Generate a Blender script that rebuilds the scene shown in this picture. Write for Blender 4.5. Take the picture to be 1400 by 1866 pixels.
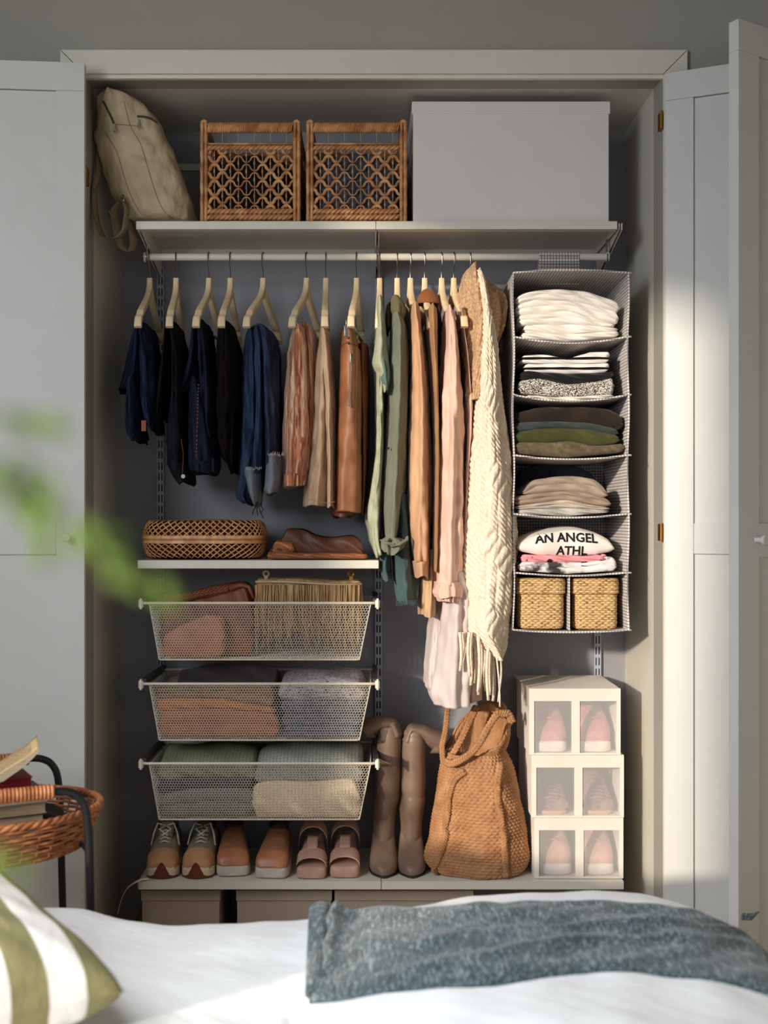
import bpy, bmesh, math, random
import numpy as np
from mathutils import Vector, Matrix
PI = math.pi
for o in list(bpy.data.objects): bpy.data.objects.remove(o)
SC = bpy.context.scene
COL = SC.collection
# ------------------------------------------------------------------ camera
CAMD, CAMZ, FPX, VX, VY = 3.80, 1.45, 2150.0, 673.0, 946.0
cam = bpy.data.cameras.new('camera'); camo = bpy.data.objects.new('camera', cam); COL.objects.link(camo)
camo.location = (0, -CAMD, CAMZ); camo.rotation_euler = (PI/2, 0, 0)
cam.sensor_fit = 'HORIZONTAL'; cam.sensor_width = 36; cam.lens = FPX/1400*36
cam.shift_x = (700-VX)/1400; cam.shift_y = (VY-933)/1400
cam.clip_start = .05
cam.dof.use_dof = True; cam.dof.focus_distance = 3.95; cam.dof.aperture_fstop = 2.9
SC.camera = camo
# ------------------------------------------------------------------ light
w = bpy.data.worlds.new('world'); SC.world = w; w.use_nodes = True
bg = w.node_tree.nodes['Background']; bg.inputs[0].default_value = (.80, .90, 1.0, 1); bg.inputs[1].default_value = .44
sun = bpy.data.lights.new('sun', 'SUN'); suno = bpy.data.objects.new('sun', sun); COL.objects.link(suno)
sun.energy = 3.6; sun.color = (1, .87, .70); sun.angle = math.radians(2.4)
suno.rotation_euler = Vector((.60, .78, -.20)).to_track_quat('-Z', 'Y').to_euler(); suno.location = (-4, -6, 4)
wl = bpy.data.lights.new('window_daylight', 'AREA'); wlo = bpy.data.objects.new('window_daylight', wl); COL.objects.link(wlo)
wl.shape = 'RECTANGLE'; wl.size = 1.8; wl.size_y = 1.5; wl.energy = 88; wl.color = (.90, .95, 1.0)
wlo.location = (-2.2, -3.2, 2.3); wlo.rotation_euler = Vector((.80, .45, -.42)).to_track_quat('-Z', 'Y').to_euler()
bedfill = bpy.data.lights.new('bed_fill_light', 'AREA'); bedfillo = bpy.data.objects.new('bed_fill_light', bedfill); COL.objects.link(bedfillo)  # added fill lamp to brighten the bed, no window stands behind it
bedfill.shape = 'RECTANGLE'; bedfill.size = 1.2; bedfill.size_y = .9; bedfill.energy = 14; bedfill.color = (.94, .97, 1.0); bedfill.spread = math.radians(75)
bedfillo.location = (-2.0, -2.2, 3.0); bedfillo.rotation_euler = Vector((1.9, .55, -2.3)).to_track_quat('-Z', 'Y').to_euler()
SC.view_settings.view_transform = 'Standard'; SC.view_settings.look = 'None'
SC.view_settings.gamma = 1; SC.view_settings.use_curve_mapping = False; SC.view_settings.exposure = 0.0

# ------------------------------------------------------------------ helpers
def W(px, py, y):
    d = y+CAMD
    return Vector(((px-VX)/FPX*d, y, CAMZ-(py-VY)/FPX*d))
def X(px, y): return (px-VX)/FPX*(y+CAMD)
def Z(py, y): return CAMZ-(py-VY)/FPX*(y+CAMD)
def nz(a, b, s=0):   # cheap smooth noise from sines (numpy friendly)
    return (np.sin(a*1.7+s*1.3+1.1*np.sin(b*1.3+s))+np.sin(b*2.1-a*.9+s*2.7)+.6*np.sin(a*3.7+b*2.9+s*4.1))/2.6
def interp(keys, t):
    """smooth interpolation; keys rows (t, a, b, ...)"""
    K = np.array(keys, float); out = []
    t = np.asarray(t, float)
    for c in range(1, K.shape[1]):
        xs, ys = K[:, 0], K[:, c]
        m = np.zeros(len(xs)); 
        if len(xs) > 1:
            dl = np.diff(ys)/np.maximum(np.diff(xs), 1e-9)
            m[0], m[-1] = dl[0], dl[-1]
            for i in range(1, len(xs)-1):
                m[i] = 0 if dl[i-1]*dl[i] <= 0 else 2*dl[i-1]*dl[i]/(dl[i-1]+dl[i])
            i = np.clip(np.searchsorted(xs, t)-1, 0, len(xs)-2)
            h = xs[i+1]-xs[i]; s = np.clip((t-xs[i])/h, 0, 1)
            out.append((2*s**3-3*s**2+1)*ys[i]+(s**3-2*s**2+s)*h*m[i]+(-2*s**3+3*s**2)*ys[i+1]+(s**3-s**2)*h*m[i+1])
        else: out.append(np.full(t.shape, ys[0]))
    return out
class MB:
    def __init__(s): s.v = []; s.f = []; s.n = 0
    def add(s, V, F):
        V = np.asarray(V, float).reshape(-1, 3); s.v.append(V)
        k = s.n
        if isinstance(F, np.ndarray): s.f.extend((F+k).tolist())
        else: s.f.extend([[i+k for i in f] for f in F])
        s.n += len(V); return s
    def grid(s, P, cu=False, cv=False):
        P = np.asarray(P, float); nu, nv = P.shape[:2]
        a = np.arange(nu if cu else nu-1); b = np.arange(nv if cv else nv-1)
        A, B = np.meshgrid(a, b, indexing='ij'); A2 = (A+1) % nu; B2 = (B+1) % nv
        F = np.stack([A*nv+B, A2*nv+B, A2*nv+B2, A*nv+B2], -1).reshape(-1, 4)
        return s.add(P.reshape(-1, 3), F)
    def rings(s, P, cap0=True, cap1=True):
        P = np.asarray(P, float); m, n = P.shape[:2]; k = s.n
        s.grid(P, False, True)
        if cap0: s.add([P[0].mean(0)], []); c = s.n-1; s.f.extend([[k+(i+1) % n, k+i, c] for i in range(n)])
        if cap1: s.add([P[-1].mean(0)], []); c = s.n-1; q = k+(m-1)*n; s.f.extend([[q+i, q+(i+1) % n, c] for i in range(n)])
        return s
    def box(s, x0, x1, y0, y1, z0, z1):
        V = [(x, y, z) for x in (x0, x1) for y in (y0, y1) for z in (z0, z1)]
        return s.add(V, [[0, 1, 3, 2], [4, 6, 7, 5], [0, 4, 5, 1], [2, 3, 7, 6], [0, 2, 6, 4], [1, 5, 7, 3]])
    def obox(s, c, ax, ay, az):
        c, ax, ay, az = map(lambda q: np.array(q, float), (c, ax, ay, az))
        V = [c+i*ax+j*ay+k*az for i in (-1, 1) for j in (-1, 1) for k in (-1, 1)]
        return s.add(V, [[0, 1, 3, 2], [4, 6, 7, 5], [0, 4, 5, 1], [2, 3, 7, 6], [0, 2, 6, 4], [1, 5, 7, 3]])
    def tube(s, pts, r, n=8, closed=False, flat=1.0, up=(0, 0, 1), twist=0):
        P = np.array([tuple(p) for p in pts], float); m = len(P)
        T = np.zeros_like(P)
        if closed: T = np.roll(P, -1, 0)-np.roll(P, 1, 0)
        else: T[1:-1] = P[2:]-P[:-2]; T[0] = P[1]-P[0]; T[-1] = P[-1]-P[-2]
        T /= np.maximum(np.linalg.norm(T, axis=1, keepdims=True), 1e-9)
        U = np.array(up, float); R = np.broadcast_to(np.asarray(r, float), (m,))
        out = np.zeros((m, n, 3)); th = np.arange(n)*2*PI/n
        nn = np.cross(T[0], U)
        if np.linalg.norm(nn) < 1e-3: nn = np.cross(T[0], (1, 0, 0)); 
        if np.linalg.norm(nn) < 1e-3: nn = np.cross(T[0], (0, 1, 0))
        for i in range(m):
            nn = nn-T[i]*np.dot(nn, T[i]); nn /= max(np.linalg.norm(nn), 1e-9)
            b = np.cross(T[i], nn); a = th+twist*i
            out[i] = P[i]+R[i]*(np.cos(a)[:, None]*nn*flat+np.sin(a)[:, None]*b)
        if closed: s.grid(out, True, True)
        else: s.rings(out)
        return s
    def lathe(s, prof, c=(0, 0, 0), n=24, axis='z'):
        c = np.array(c, float); th = np.arange(n)*2*PI/n; R = []
        for r, h in prof:
            a, b = r*np.cos(th), r*np.sin(th); hh = np.full(n, h)
            q = {'z': (a, b, hh), 'y': (a, hh, b), 'x': (hh, a, b)}[axis]
            R.append(np.stack(q, -1)+c)
        return s.rings(np.array(R))
    def thick(s, P, off):
        P = np.asarray(P, float); nu, nv = P.shape[:2]; Q = P+np.asarray(off, float)
        k = s.n; s.grid(P); s.grid(Q); q = k+nu*nv
        # border stitch
        b = [i*nv for i in range(nu)]+[(nu-1)*nv+j for j in range(1, nv)]+[i*nv+nv-1 for i in range(nu-2, -1, -1)]+[j for j in range(nv-2, 0, -1)]
        for i in range(len(b)):
            a, c = b[i], b[(i+1) % len(b)]; s.f.append([k+a, k+c, q+c, q+a])
        return s
    def verts(s): return np.concatenate(s.v) if s.v else np.zeros((0, 3))
ORG = {}
def mesh_of(name, mb, mat, org, smooth, bevel, uv=True):
    V = mb.verts()-np.array(org, float)
    me = bpy.data.meshes.new(name); me.from_pydata(V.tolist(), [], mb.f); 
    bm = bmesh.new(); bm.from_mesh(me)
    bmesh.ops.recalc_face_normals(bm, faces=bm.faces)
    if bevel: bmesh.ops.bevel(bm, geom=list(bm.edges), offset=bevel, segments=2, profile=.6, affect='EDGES', clamp_overlap=True)
    bm.to_mesh(me); bm.free()
    if smooth:
        me.polygons.foreach_set('use_smooth', [True]*len(me.polygons))
        if smooth != 2:
            me.set_sharp_from_angle(angle=math.radians(38 if smooth is True else smooth))
    if uv: boxuv(me)
    if mat: me.materials.append(mat)
    return me
def boxuv(me):
    n = len(me.loops); 
    if not n: return
    lay = me.uv_layers.new(name='UVMap')
    vi = np.zeros(n, int); me.loops.foreach_get('vertex_index', vi)
    co = np.zeros(len(me.vertices)*3); me.vertices.foreach_get('co', co); co = co.reshape(-1, 3)
    pn = np.zeros(len(me.polygons)*3); me.polygons.foreach_get('normal', pn); pn = np.abs(pn.reshape(-1, 3))
    tot = np.zeros(len(me.polygons), int); me.polygons.foreach_get('loop_total', tot)
    ax = np.repeat(pn.argmax(1), tot); C = co[vi]
    u = np.where(ax == 0, C[:, 1], C[:, 0]); v = np.where(ax == 2, C[:, 1], C[:, 2])
    lay.data.foreach_set('uv', np.stack([u, v], -1).ravel())
def thing(name, label, cat, loc, group=None):
    o = bpy.data.objects.new(name, None); COL.objects.link(o); o.location = loc; o.empty_display_size = .05
    o['label'] = label; o['category'] = cat
    if group: o['group'] = group
    ORG[o.name] = Vector(loc); return o
def part(name, mb, mat, parent, smooth=True, bevel=0, label=None, stuff=False, me=None):
    org = ORG[parent.name]
    me = me or mesh_of(name, mb, mat, org, smooth, bevel)
    o = bpy.data.objects.new(name, me); COL.objects.link(o); o.parent = parent; ORG[o.name] = org
    if label: o['label'] = label
    if stuff: o['kind'] = 'stuff'
    return o
def solo(name, mb, mat, label, cat, group=None, smooth=True, bevel=0):
    V = mb.verts(); lo, hi = V.min(0), V.max(0); org = ((lo[0]+hi[0])/2, (lo[1]+hi[1])/2, lo[2])
    me = mesh_of(name, mb, mat, org, smooth, bevel)
    o = bpy.data.objects.new(name, me); COL.objects.link(o); o.location = org; ORG[o.name] = Vector(org)
    o['label'] = label; o['category'] = cat
    if group: o['group'] = group
    return o
def struct(name, mb, mat, parent=None, smooth=False, bevel=0):
    org = ORG[parent.name] if parent else (0, 0, 0)
    me = mesh_of(name, mb, mat, org, smooth, bevel)
    o = bpy.data.objects.new(name, me); COL.objects.link(o); ORG[o.name] = Vector(org)
    if parent: o.parent = parent
    else: o['kind'] = 'structure'
    return o
def copy_tree(o, parent=None):
    c = o.copy(); COL.objects.link(c)
    if parent: c.parent = parent
    for ch in list(o.children): copy_tree(ch, c)
    return c

# ------------------------------------------------------------------ materials
def S(c): return tuple(((v/255)/12.92 if v <= 10 else (((v/255)+.055)/1.055)**2.4) for v in c)+(1,)
MC = {}
class NT:
    def __init__(s, name, rough=.6, metal=0, spec=.4):
        m = bpy.data.materials.new(name); m.use_nodes = True; s.m = m; s.t = m.node_tree; s.b = s.t.nodes['Principled BSDF']
        s.b.inputs['Roughness'].default_value = rough; s.b.inputs['Metallic'].default_value = metal
        s.b.inputs['Specular IOR Level'].default_value = spec
    def n(s, kind, **kw):
        q = s.t.nodes.new(kind)
        for k, v in kw.items():
            if k in q.inputs: q.inputs[k].default_value = v
            else: setattr(q, k, v)
        return q
    def l(s, a, b): s.t.links.new(a, b)
    def coord(s, kind='Object', scale=(1, 1, 1), rot=(0, 0, 0)):
        c = s.n('ShaderNodeTexCoord'); mp = s.n('ShaderNodeMapping'); s.l(c.outputs[kind], mp.inputs[0])
        mp.inputs['Scale'].default_value = scale; mp.inputs['Rotation'].default_value = rot; return mp.outputs[0]
    def noise(s, vec, sc, det=3, rough=.55):
        q = s.n('ShaderNodeTexNoise'); s.l(vec, q.inputs['Vector']); q.inputs['Scale'].default_value = sc
        q.inputs['Detail'].default_value = det; q.inputs['Roughness'].default_value = rough; return q.outputs[0]
    def ramp(s, fac, stops, interp='LINEAR'):
        r = s.n('ShaderNodeValToRGB'); r.color_ramp.interpolation = interp; s.l(fac, r.inputs[0]); e = r.color_ramp.elements
        while len(e) < len(stops): e.new(.5)
        for i, (p, c) in enumerate(stops): e[i].position = p; e[i].color = c
        return r.outputs[0]
    def math(s, op, a, b=None, c=None):
        q = s.n('ShaderNodeMath', operation=op)
        for i, x in enumerate((a, b, c)):
            if x is None: continue
            if isinstance(x, (int, float)): q.inputs[i].default_value = x
            else: s.l(x, q.inputs[i])
        return q.outputs[0]
    def mix(s, fac, a, b, blend='MIX'):
        q = s.n('ShaderNodeMix', data_type='RGBA', blend_type=blend)
        for i, x in ((0, fac), (6, a), (7, b)):
            if isinstance(x, (int, float, tuple)): q.inputs[i].default_value = x
            else: s.l(x, q.inputs[i])
        return q.outputs[2]
    def bump(s, h, st=.3, dist=.002):
        q = s.n('ShaderNodeBump'); s.l(h, q.inputs['Height']); q.inputs['Strength'].default_value = st
        q.inputs['Distance'].default_value = dist; s.l(q.outputs[0], s.b.inputs['Normal']); return q
    def col(s, c):
        if isinstance(c, tuple): s.b.inputs['Base Color'].default_value = c
        else: s.l(c, s.b.inputs['Base Color'])
        return s.m
def sc(c, k): return (min(c[0]*k, 1), min(c[1]*k, 1), min(c[2]*k, 1), 1)
def mat(name, c, c2=None, rough=.6, metal=0, ns=12, st=(1, 1, 1), bs=0, bump=.25, bdist=.002, bst=(1, 1, 1), spec=.4, sheen=0, var=.12, lo=.35, hi=.65):
    if name in MC: return MC[name]
    m = NT(name, rough, metal, spec); c = S(c) if len(c) == 3 else c
    c2 = S(c2) if c2 is not None else sc(c, 1-var*2)
    v = m.coord('Object', st); f = m.noise(v, ns)
    m.col(m.ramp(f, [(lo, c2), (hi, c)]))
    if bs: m.bump(m.noise(m.coord('Object', bst), bs, 2), bump, bdist)
    if sheen: m.b.inputs['Sheen Weight'].default_value = sheen
    MC[name] = m.m; return m.m
def cloth(name, c, c2=None, rough=.85, ns=7, bs=900, bump=.25, wr=.0, sheen=.15, var=.1, st=(1, 1, 1)):
    """woven fabric: fine grain plus soft relief"""
    if name in MC: return MC[name]
    m = NT(name, rough, 0, .2); c = S(c); c2 = S(c2) if c2 is not None else sc(c, 1-var*2)
    v = m.coord('Object', st)
    f = m.noise(v, ns, 4); g = m.noise(m.coord('Object'), 420, 2)
    base = m.ramp(f, [(.35, c2), (.65, c)])
    m.col(m.mix(m.math('MULTIPLY', g, .28), base, sc(c, .55)))
    h = m.math('ADD', m.noise(m.coord('Object'), bs, 1), m.math('MULTIPLY', m.noise(v, 30, 3), 1.4))
    m.bump(h, bump, .0015); m.b.inputs['Sheen Weight'].default_value = sheen
    MC[name] = m.m; return m.m
def knit(name, c, c2=None, fr=260, rough=.9, bump=.8):
    if name in MC: return MC[name]
    m = NT(name, rough, 0, .15); c = S(c); c2 = S(c2) if c2 is not None else sc(c, .6)
    uv = m.coord('UV'); sp = m.n('ShaderNodeSeparateXYZ'); m.l(uv, sp.inputs[0])
    a = m.math('ABSOLUTE', m.math('SINE', m.math('MULTIPLY', sp.outputs[0], fr)))
    b = m.math('ABSOLUTE', m.math('SINE', m.math('ADD', m.math('MULTIPLY', sp.outputs[1], fr*1.3), m.math('MULTIPLY', a, 1.4))))
    h = m.math('MULTIPLY', a, b); f = m.noise(m.coord('Object'), 90, 3)
    hh = m.math('ADD', m.math('MULTIPLY', h, .6), m.math('MULTIPLY', f, .7))
    m.col(m.ramp(hh, [(.25, c2), (.75, c)])); m.bump(hh, bump, .002); MC[name] = m.m; return m.m
wallm = mat('wall_paint', (156, 153, 144), rough=.75, ns=3, var=.03, bs=260, bump=.06)
nichem = mat('niche_paint', (152, 152, 158), rough=.6, ns=3, var=.02, bs=240, bump=.05)
white = mat('white_paint', (206, 206, 203), rough=.42, ns=5, var=.02, bs=60, bump=.04, bst=(1, 1, .2))
trimm = mat('trim_paint', (212, 208, 196), rough=.45, ns=5, var=.02, bs=60, bump=.03)
steelw = mat('white_steel', (222, 216, 204), rough=.35, ns=4, var=.02, spec=.5)
railm = mat('rail_steel', (176, 184, 200), rough=.4, ns=4, var=.02, spec=.5)
darkslot = mat('slot_shadow', (40, 42, 52), rough=.8, ns=4, var=.02)
chrome = mat('steel', (150, 146, 140), rough=.25, metal=1, ns=30, var=.05)
wire = mat('hook_steel', (120, 112, 104), rough=.3, metal=1, ns=30, var=.05)
brass = mat('brass', (170, 125, 60), rough=.35, metal=1, ns=30, var=.1)
blackm = mat('black_enamel', (24, 24, 30), rough=.4, ns=20, var=.1)
hangm = mat('pale_hanger_wood', (236, 214, 178), c2=(222, 196, 156), rough=.5, ns=30, st=(1, 1, .15), bs=120, bump=.05)

# ------------------------------------------------------------------ room shell
XL, XR, DEP, TOP = X(155, 0), X(1208, 0), .556, Z(137, 0)
mb = MB(); WT, CH = .12, 3.30
mb.box(-2.4, XL-.0, 0, WT, 0, CH); mb.box(XR, 2.4, 0, WT, 0, CH); mb.box(XL, XR, 0, WT, TOP, CH)
struct('wall_back', mb, wallm)
mb = MB(); mb.box(XL-.2, XR+.2, DEP, DEP+.1, 0, TOP+.2); struct('wall_niche_back', mb, nichem)
for nm, a, b in (('wall_niche_left', XL-.1, XL), ('wall_niche_right', XR, XR+.1)):
    mb = MB(); mb.box(a, b, WT, DEP, 0, TOP); struct(nm, mb, trimm)
mb = MB(); mb.box(XL-.1, XR+.1, WT, DEP, TOP, TOP+.1); struct('ceiling_niche', mb, trimm)
mb = MB(); mb.box(-2.4, 2.4, -6, DEP+.1, -.1, 0)
fl = NT('oak_floor', .45, 0, .4)
bt = fl.n('ShaderNodeTexBrick'); fl.l(fl.coord('Object', (1, 1, 1), (0, 0, PI/2)), bt.inputs['Vector'])
for k, v in (('Scale', 1.0), ('Brick Width', 1.4), ('Row Height', .14), ('Mortar Size', .002), ('Color1', S((190, 165, 135))), ('Color2', S((172, 146, 116))), ('Mortar', S((90, 70, 52)))): bt.inputs[k].default_value = v
fl.col(bt.outputs[0]); struct('floor', mb, fl.m)
mb = MB(); mb.box(-2.4, 2.4, -6, WT, CH, CH+.1); struct('ceiling', mb, wallm)
mb = MB(); mb.box(2.3, 2.4, -6, 0, 0, CH); struct('wall_right', mb, wallm)
WY0, WY1, WZ0, WZ1 = -4.62, -2.72, .30, 3.285
mb = MB(); mb.box(-2.4, -2.3, -6, WY0, 0, CH); mb.box(-2.4, -2.3, WY1, 0, 0, CH); mb.box(-2.4, -2.3, WY0, WY1, 0, WZ0); mb.box(-2.4, -2.3, WY0, WY1, WZ1, CH)
struct('wall_left', mb, wallm)
mb = MB()
for a, b in ((WY0, WY0+.05), (WY1-.05, WY1)): mb.box(-2.39, -2.33, a, b, WZ0, WZ1)
mb.box(-2.39, -2.33, WY0, WY1, WZ0, WZ0+.05); mb.box(-2.39, -2.33, WY0, WY1, WZ1-.05, WZ1)
struct('window_1', mb, white)
mb = MB(); mb.box(-2.3, -2.15, WY0-.05, WY1+.05, WZ0-.03, WZ0); struct('trim_4', mb, white)
# trim round the opening, mitred
def prism(mb, P, y0, y1):
    n = len(P); V = [(p[0], y0, p[1]) for p in P]+[(p[0], y1, p[1]) for p in P]
    return mb.add(V, [list(range(n)), list(range(2*n-1, n-1, -1))]+[[i, (i+1) % n, n+(i+1) % n, n+i] for i in range(n)])
TW = .076; e = .0012
mb = MB(); prism(mb, [(XL+e, TOP), (XR-e, TOP), (XR+TW-e, TOP+TW), (XL-TW+e, TOP+TW)], -.016, 0); struct('trim_1', mb, trimm, bevel=.0015)
mb = MB(); prism(mb, [(XL-TW, TOP+TW-e), (XL-e*0, TOP-e), (XL, 0), (XL-TW, 0)], -.016, 0); struct('trim_2', mb, trimm, bevel=.0015)
mb = MB(); prism(mb, [(XR, 0), (XR, TOP-e), (XR+TW, TOP+TW-e), (XR+TW, 0)], -.016, 0); struct('trim_3', mb, trimm, bevel=.0015)
mb = MB(); mb.box(XL, XR, -.004, .012, TOP-.012, TOP-.0005); struct('trim_5', mb, trimm)

# ------------------------------------------------------------------ doors
def door(name, loc, ang, wd, htop, knob=None, th=.035, flip=1):
    """leaf from local x=0 to wd*flip, face towards -y, rotated about z"""
    r = bpy.data.objects.new(name, None); COL.objects.link(r); r['kind'] = 'structure'; r.location = loc; r.rotation_euler = (0, 0, ang)
    ORG[r.name] = Vector((0, 0, 0)); s = .088; z0 = .02
    def bx(nm, a, b, c, d, y0=0, y1=th, bev=.0015):
        m = MB(); xa, xb = sorted((a*flip, b*flip)); m.box(xa, xb, y0, y1, c, d); return part(nm, m, white, r, smooth=False, bevel=bev)
    bx('rail', 0, wd, htop-.088, htop); bx('rail', s, wd-s, 1.34, 1.437); bx('rail', s, wd-s, z0, z0+.12)
    bx('stile', 0, s-.0006, z0, htop-.0886); bx('stile', wd-s+.0006, wd, z0, htop-.0886)
    bx('panel', s-.004, wd-s+.004, 1.437, htop-.09, .009, th-.009, 0); bx('panel', s-.004, wd-s+.004, z0+.12, 1.34, .009, th-.009, 0)
    if knob:
        k = MB(); k.lathe([(0, -.036), (.011, -.036), (.0145, -.032), (.0145, -.027), (.009, -.02), (.007, -.008), (.009, 0), (0, 0)][::-1], (knob[0]*flip, 0, knob[1]), 20, 'y')
        part('knob', k, white, r, label='round white door knob')
    return r
DH = TOP-.004
# left pair folded back over the wall
door('door_1', (X(154, -.115), -.115, 0), math.radians(5.0), .46, DH, knob=(.052, Z(979, -.12)), flip=-1)
door('door_2', (XL-.004, -.060, 0), math.radians(2.0), .46, DH, flip=-1)
# right pair
a1 = math.radians(-23.5); door('door_3', (XR+.002, -.028, 0), a1, .465, DH)
fx, fy = XR+.002+.465*math.cos(a1), -.028+.465*math.sin(a1)
ex, ey = X(1346, -.44), -.44
a2 = math.atan2(fy-.03-ey, fx-ex)
door('door_4', (ex, ey, 0), a2, .44, DH, knob=(.075, Z(984, -.42)))
for i, (px, py) in enumerate(((157, 322), (157, 972), (1205, 221), (1205, 970))):
    m = MB(); x = X(px, .0)+(.002 if px < 600 else -.002); z = Z(py, 0)
    m.box(x-.003, x+.003, -.012, .022, z-.027, z+.027); m.lathe([(0, -.030), (.0045, -.030), (.0045, .030), (0, .030)], (x, -.014, z), 10)
    par = bpy.data.objects['trim_2' if px < 600 else 'trim_3']
    struct('hinge', m, brass, par)

# ------------------------------------------------------------------ shelf system
UX = (X(292, DEP-.02), X(690, DEP-.02), X(1090, DEP-.02))
SY0, SY1 = .136, DEP-.02
for i, x in enumerate(UX):
    r = thing('wall_rail', ('slotted steel upright on the niche wall left of the jeans', 'slotted steel upright in the middle of the niche wall beside the drawers', 'slotted steel upright behind the hanging organizer on the right')[i], 'rail', (x, DEP-.01, .0), 'slotted uprights on the niche wall')
    m = MB()
    for a, b in ((-.0125, -.008), (.008, .0125), (-.003, .003)): m.box(x+a, x+b, DEP-.016, DEP-.001, .02, 2.38)
    m.box(x-.0125, x+.0125, DEP-.004, DEP-.001, .02, 2.38)
    k = 0
    z = .06
    while z < 2.36: m.box(x-.010, x+.010, DEP-.0145, DEP-.002, z, z+.012); z += .040
    part('channel', m, railm, r, smooth=False)
    m = MB(); m.box(x-.0075, x+.0075, DEP-.0060, DEP-.0041, .03, 2.37); part('slot_back', m, darkslot, r, smooth=False)
m = MB(); m.box(UX[0]-.02, UX[2]+.02, DEP-.012, DEP-.001, Z(312, DEP), Z(300, DEP)); solo('hang_rail', m, steelw, 'white horizontal mounting rail on the niche wall behind the top baskets', 'rail', smooth=False, bevel=.001)
def shelf(x0, x1, ztop, label, th=.028, grp=None):
    r = thing('wall_shelf', label, 'shelf', ((x0+x1)/2, SY1, ztop-th), grp)
    m = MB(); m.box(x0, x1, SY0, SY1, ztop-.003, ztop); m.box(x0, x1, SY0, SY0+.003, ztop-th, ztop-.003); m.box(x0, x1, SY1-.003, SY1, ztop-th, ztop-.003)
    m.box(x0, x0+.002, SY0+.003, SY1-.003, ztop-th, ztop-.003); m.box(x1-.002, x1, SY0+.003, SY1-.003, ztop-th, ztop-.003); m.box(x0, x1, SY0, SY0+.03, ztop-th, ztop-th+.002)
    part('shelf_board', m, steelw, r, smooth=False, bevel=.0007)
    return r
def bracket(x, ztop, dz, label, r, th=.004):
    m = MB(); y0, y1 = SY0+.01, DEP-.018
    for a in (-.006, .0035):
        V = [(x+a, y0, ztop-.004), (x+a, y1, ztop-.004), (x+a, y1, ztop-dz), (x+a, y0, ztop-.026)]
        V += [(p[0]+.0025, p[1], p[2]) for p in V]
        m.add(V, [[0, 1, 2, 3], [7, 6, 5, 4]]+[[i, (i+1) % 4, 4+(i+1) % 4, 4+i] for i in range(4)])
    part('bracket', m, steelw, r, smooth=False)
ZU, ZM, ZB = Z(403, SY0), Z(1021, SY0), Z(1606, SY0)
xs = (X(248, SY0), X(685.5, SY0), X(1125, SY0)); xb = (X(253, SY0), X(695, SY0), X(1137, SY0))
su1 = shelf(xs[0], xs[1]-.001, ZU, 'upper white steel shelf, left half, under the two tall wicker baskets', grp='upper white steel shelves')
su2 = shelf(xs[1]+.001, xs[2], ZU, 'upper white steel shelf, right half, under the big white box', grp='upper white steel shelves')
sm = shelf(X(251, SY0), X(690, SY0), ZM, 'short white steel shelf above the mesh drawers')
sb1 = shelf(xb[0], xb[1]-.001, ZB, 'lowest white steel shelf, left half, carrying sneakers and sandals', grp='lowest white steel shelves')
sb2 = shelf(xb[1]+.001, xb[2], ZB, 'lowest white steel shelf, right half, carrying jute bag and shoe boxes', grp='lowest white steel shelves')
for x, r in ((UX[0], su1), (UX[1]-.007, su1), (UX[2], su2)): bracket(x, ZU, .11, '', r)
for x in (UX[0], UX[1]-.007): bracket(x, ZM, .07, '', sm)
for x, r in ((UX[0], sb1), (UX[1]-.007, sb1), (UX[2], sb2)): bracket(x, ZB, .08, '', r)
# clothes rod
RY = .28; RZ = Z(468.5, RY); rx0, rx1 = X(266, RY), X(1108, RY)
r = thing('clothes_rod', 'white metal clothes rod under the upper shelf', 'rod', ((rx0+rx1)/2, RY, RZ))
m = MB(); m.lathe([(0, rx0), (.0125, rx0), (.0125, rx1), (0, rx1)], (0, RY, RZ), 20, 'x'); part('tube', m, steelw, r)
for x in (rx0, rx1):
    m = MB(); m.lathe([(0, x-.006), (.017, x-.006), (.017, x+.003), (0, x+.003)], (0, RY, RZ), 20, 'x'); part('end_cap', m, steelw, r)
for x in (rx0+.004, UX[1]-.007, rx1-.004):
    m = MB(); m.box(x-.0025, x+.0025, RY-.006, RY+.006, RZ+.010, ZU-.028)
    m.tube([(x, RY+.018*math.sin(a), RZ-.018*math.cos(a)) for a in np.linspace(-2.0, 2.0, 14)], .0025, 6); part('rod_holder', m, chrome, r)

# ------------------------------------------------------------------ hangers
ht = thing('clothes_hanger', 'x', 'hanger', (0, 0, 0))
m = MB()
arm = [(0, -.074), (.002, -.098), (.012, -.122), (.038, -.148), (.080, -.176), (.125, -.202), (.165, -.228), (.188, -.250), (.196, -.274)]
A = np.array(interp([(i, *p) for i, p in enumerate(arm)], np.linspace(0, 8, 40))).T
for sgn in (-1, 1):
    R = []
    for i, (yy, zz) in enumerate(A):
        j = min(i+1, len(A)-1); k = max(i-1, 0); tv = np.array([A[j][0]-A[k][0], A[j][1]-A[k][1]]); tv /= np.linalg.norm(tv)
        nn = np.array([-tv[1], tv[0]]); t = i/39
        hw = .0085+.003*math.sin(t*PI)-.001*t; hx = .0092+.0035*t
        if 28 < i < 32: hw -= .0055
        ring = []
        for q in range(12):
            a = q*2*PI/12; cx = math.copysign(abs(math.cos(a))**.4, math.cos(a)); sx = math.copysign(abs(math.sin(a))**.4, math.sin(a))
            p = np.array([yy, zz])+nn*hw*sx; ring.append((hx*cx, sgn*p[0], p[1]))
        R.append(ring)
    m.rings(R)
part('wooden_frame', m, hangm, ht, smooth=50)
m = MB(); m.lathe([(0, -.185), (.0055, -.185), (.0055, .185), (0, .185)], (0, 0, -.262), 10, 'y'); part('trouser_bar', m, hangm, ht)
m = MB(); hk = [(0, .002, -.078), (0, .002, -.055), (0, -.006, -.040), (0, -.017, -.024)]+[(0, -.0165*math.sin(a), -.0165*math.cos(a)) for a in np.linspace(1.2, 4.6, 16)]
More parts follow.
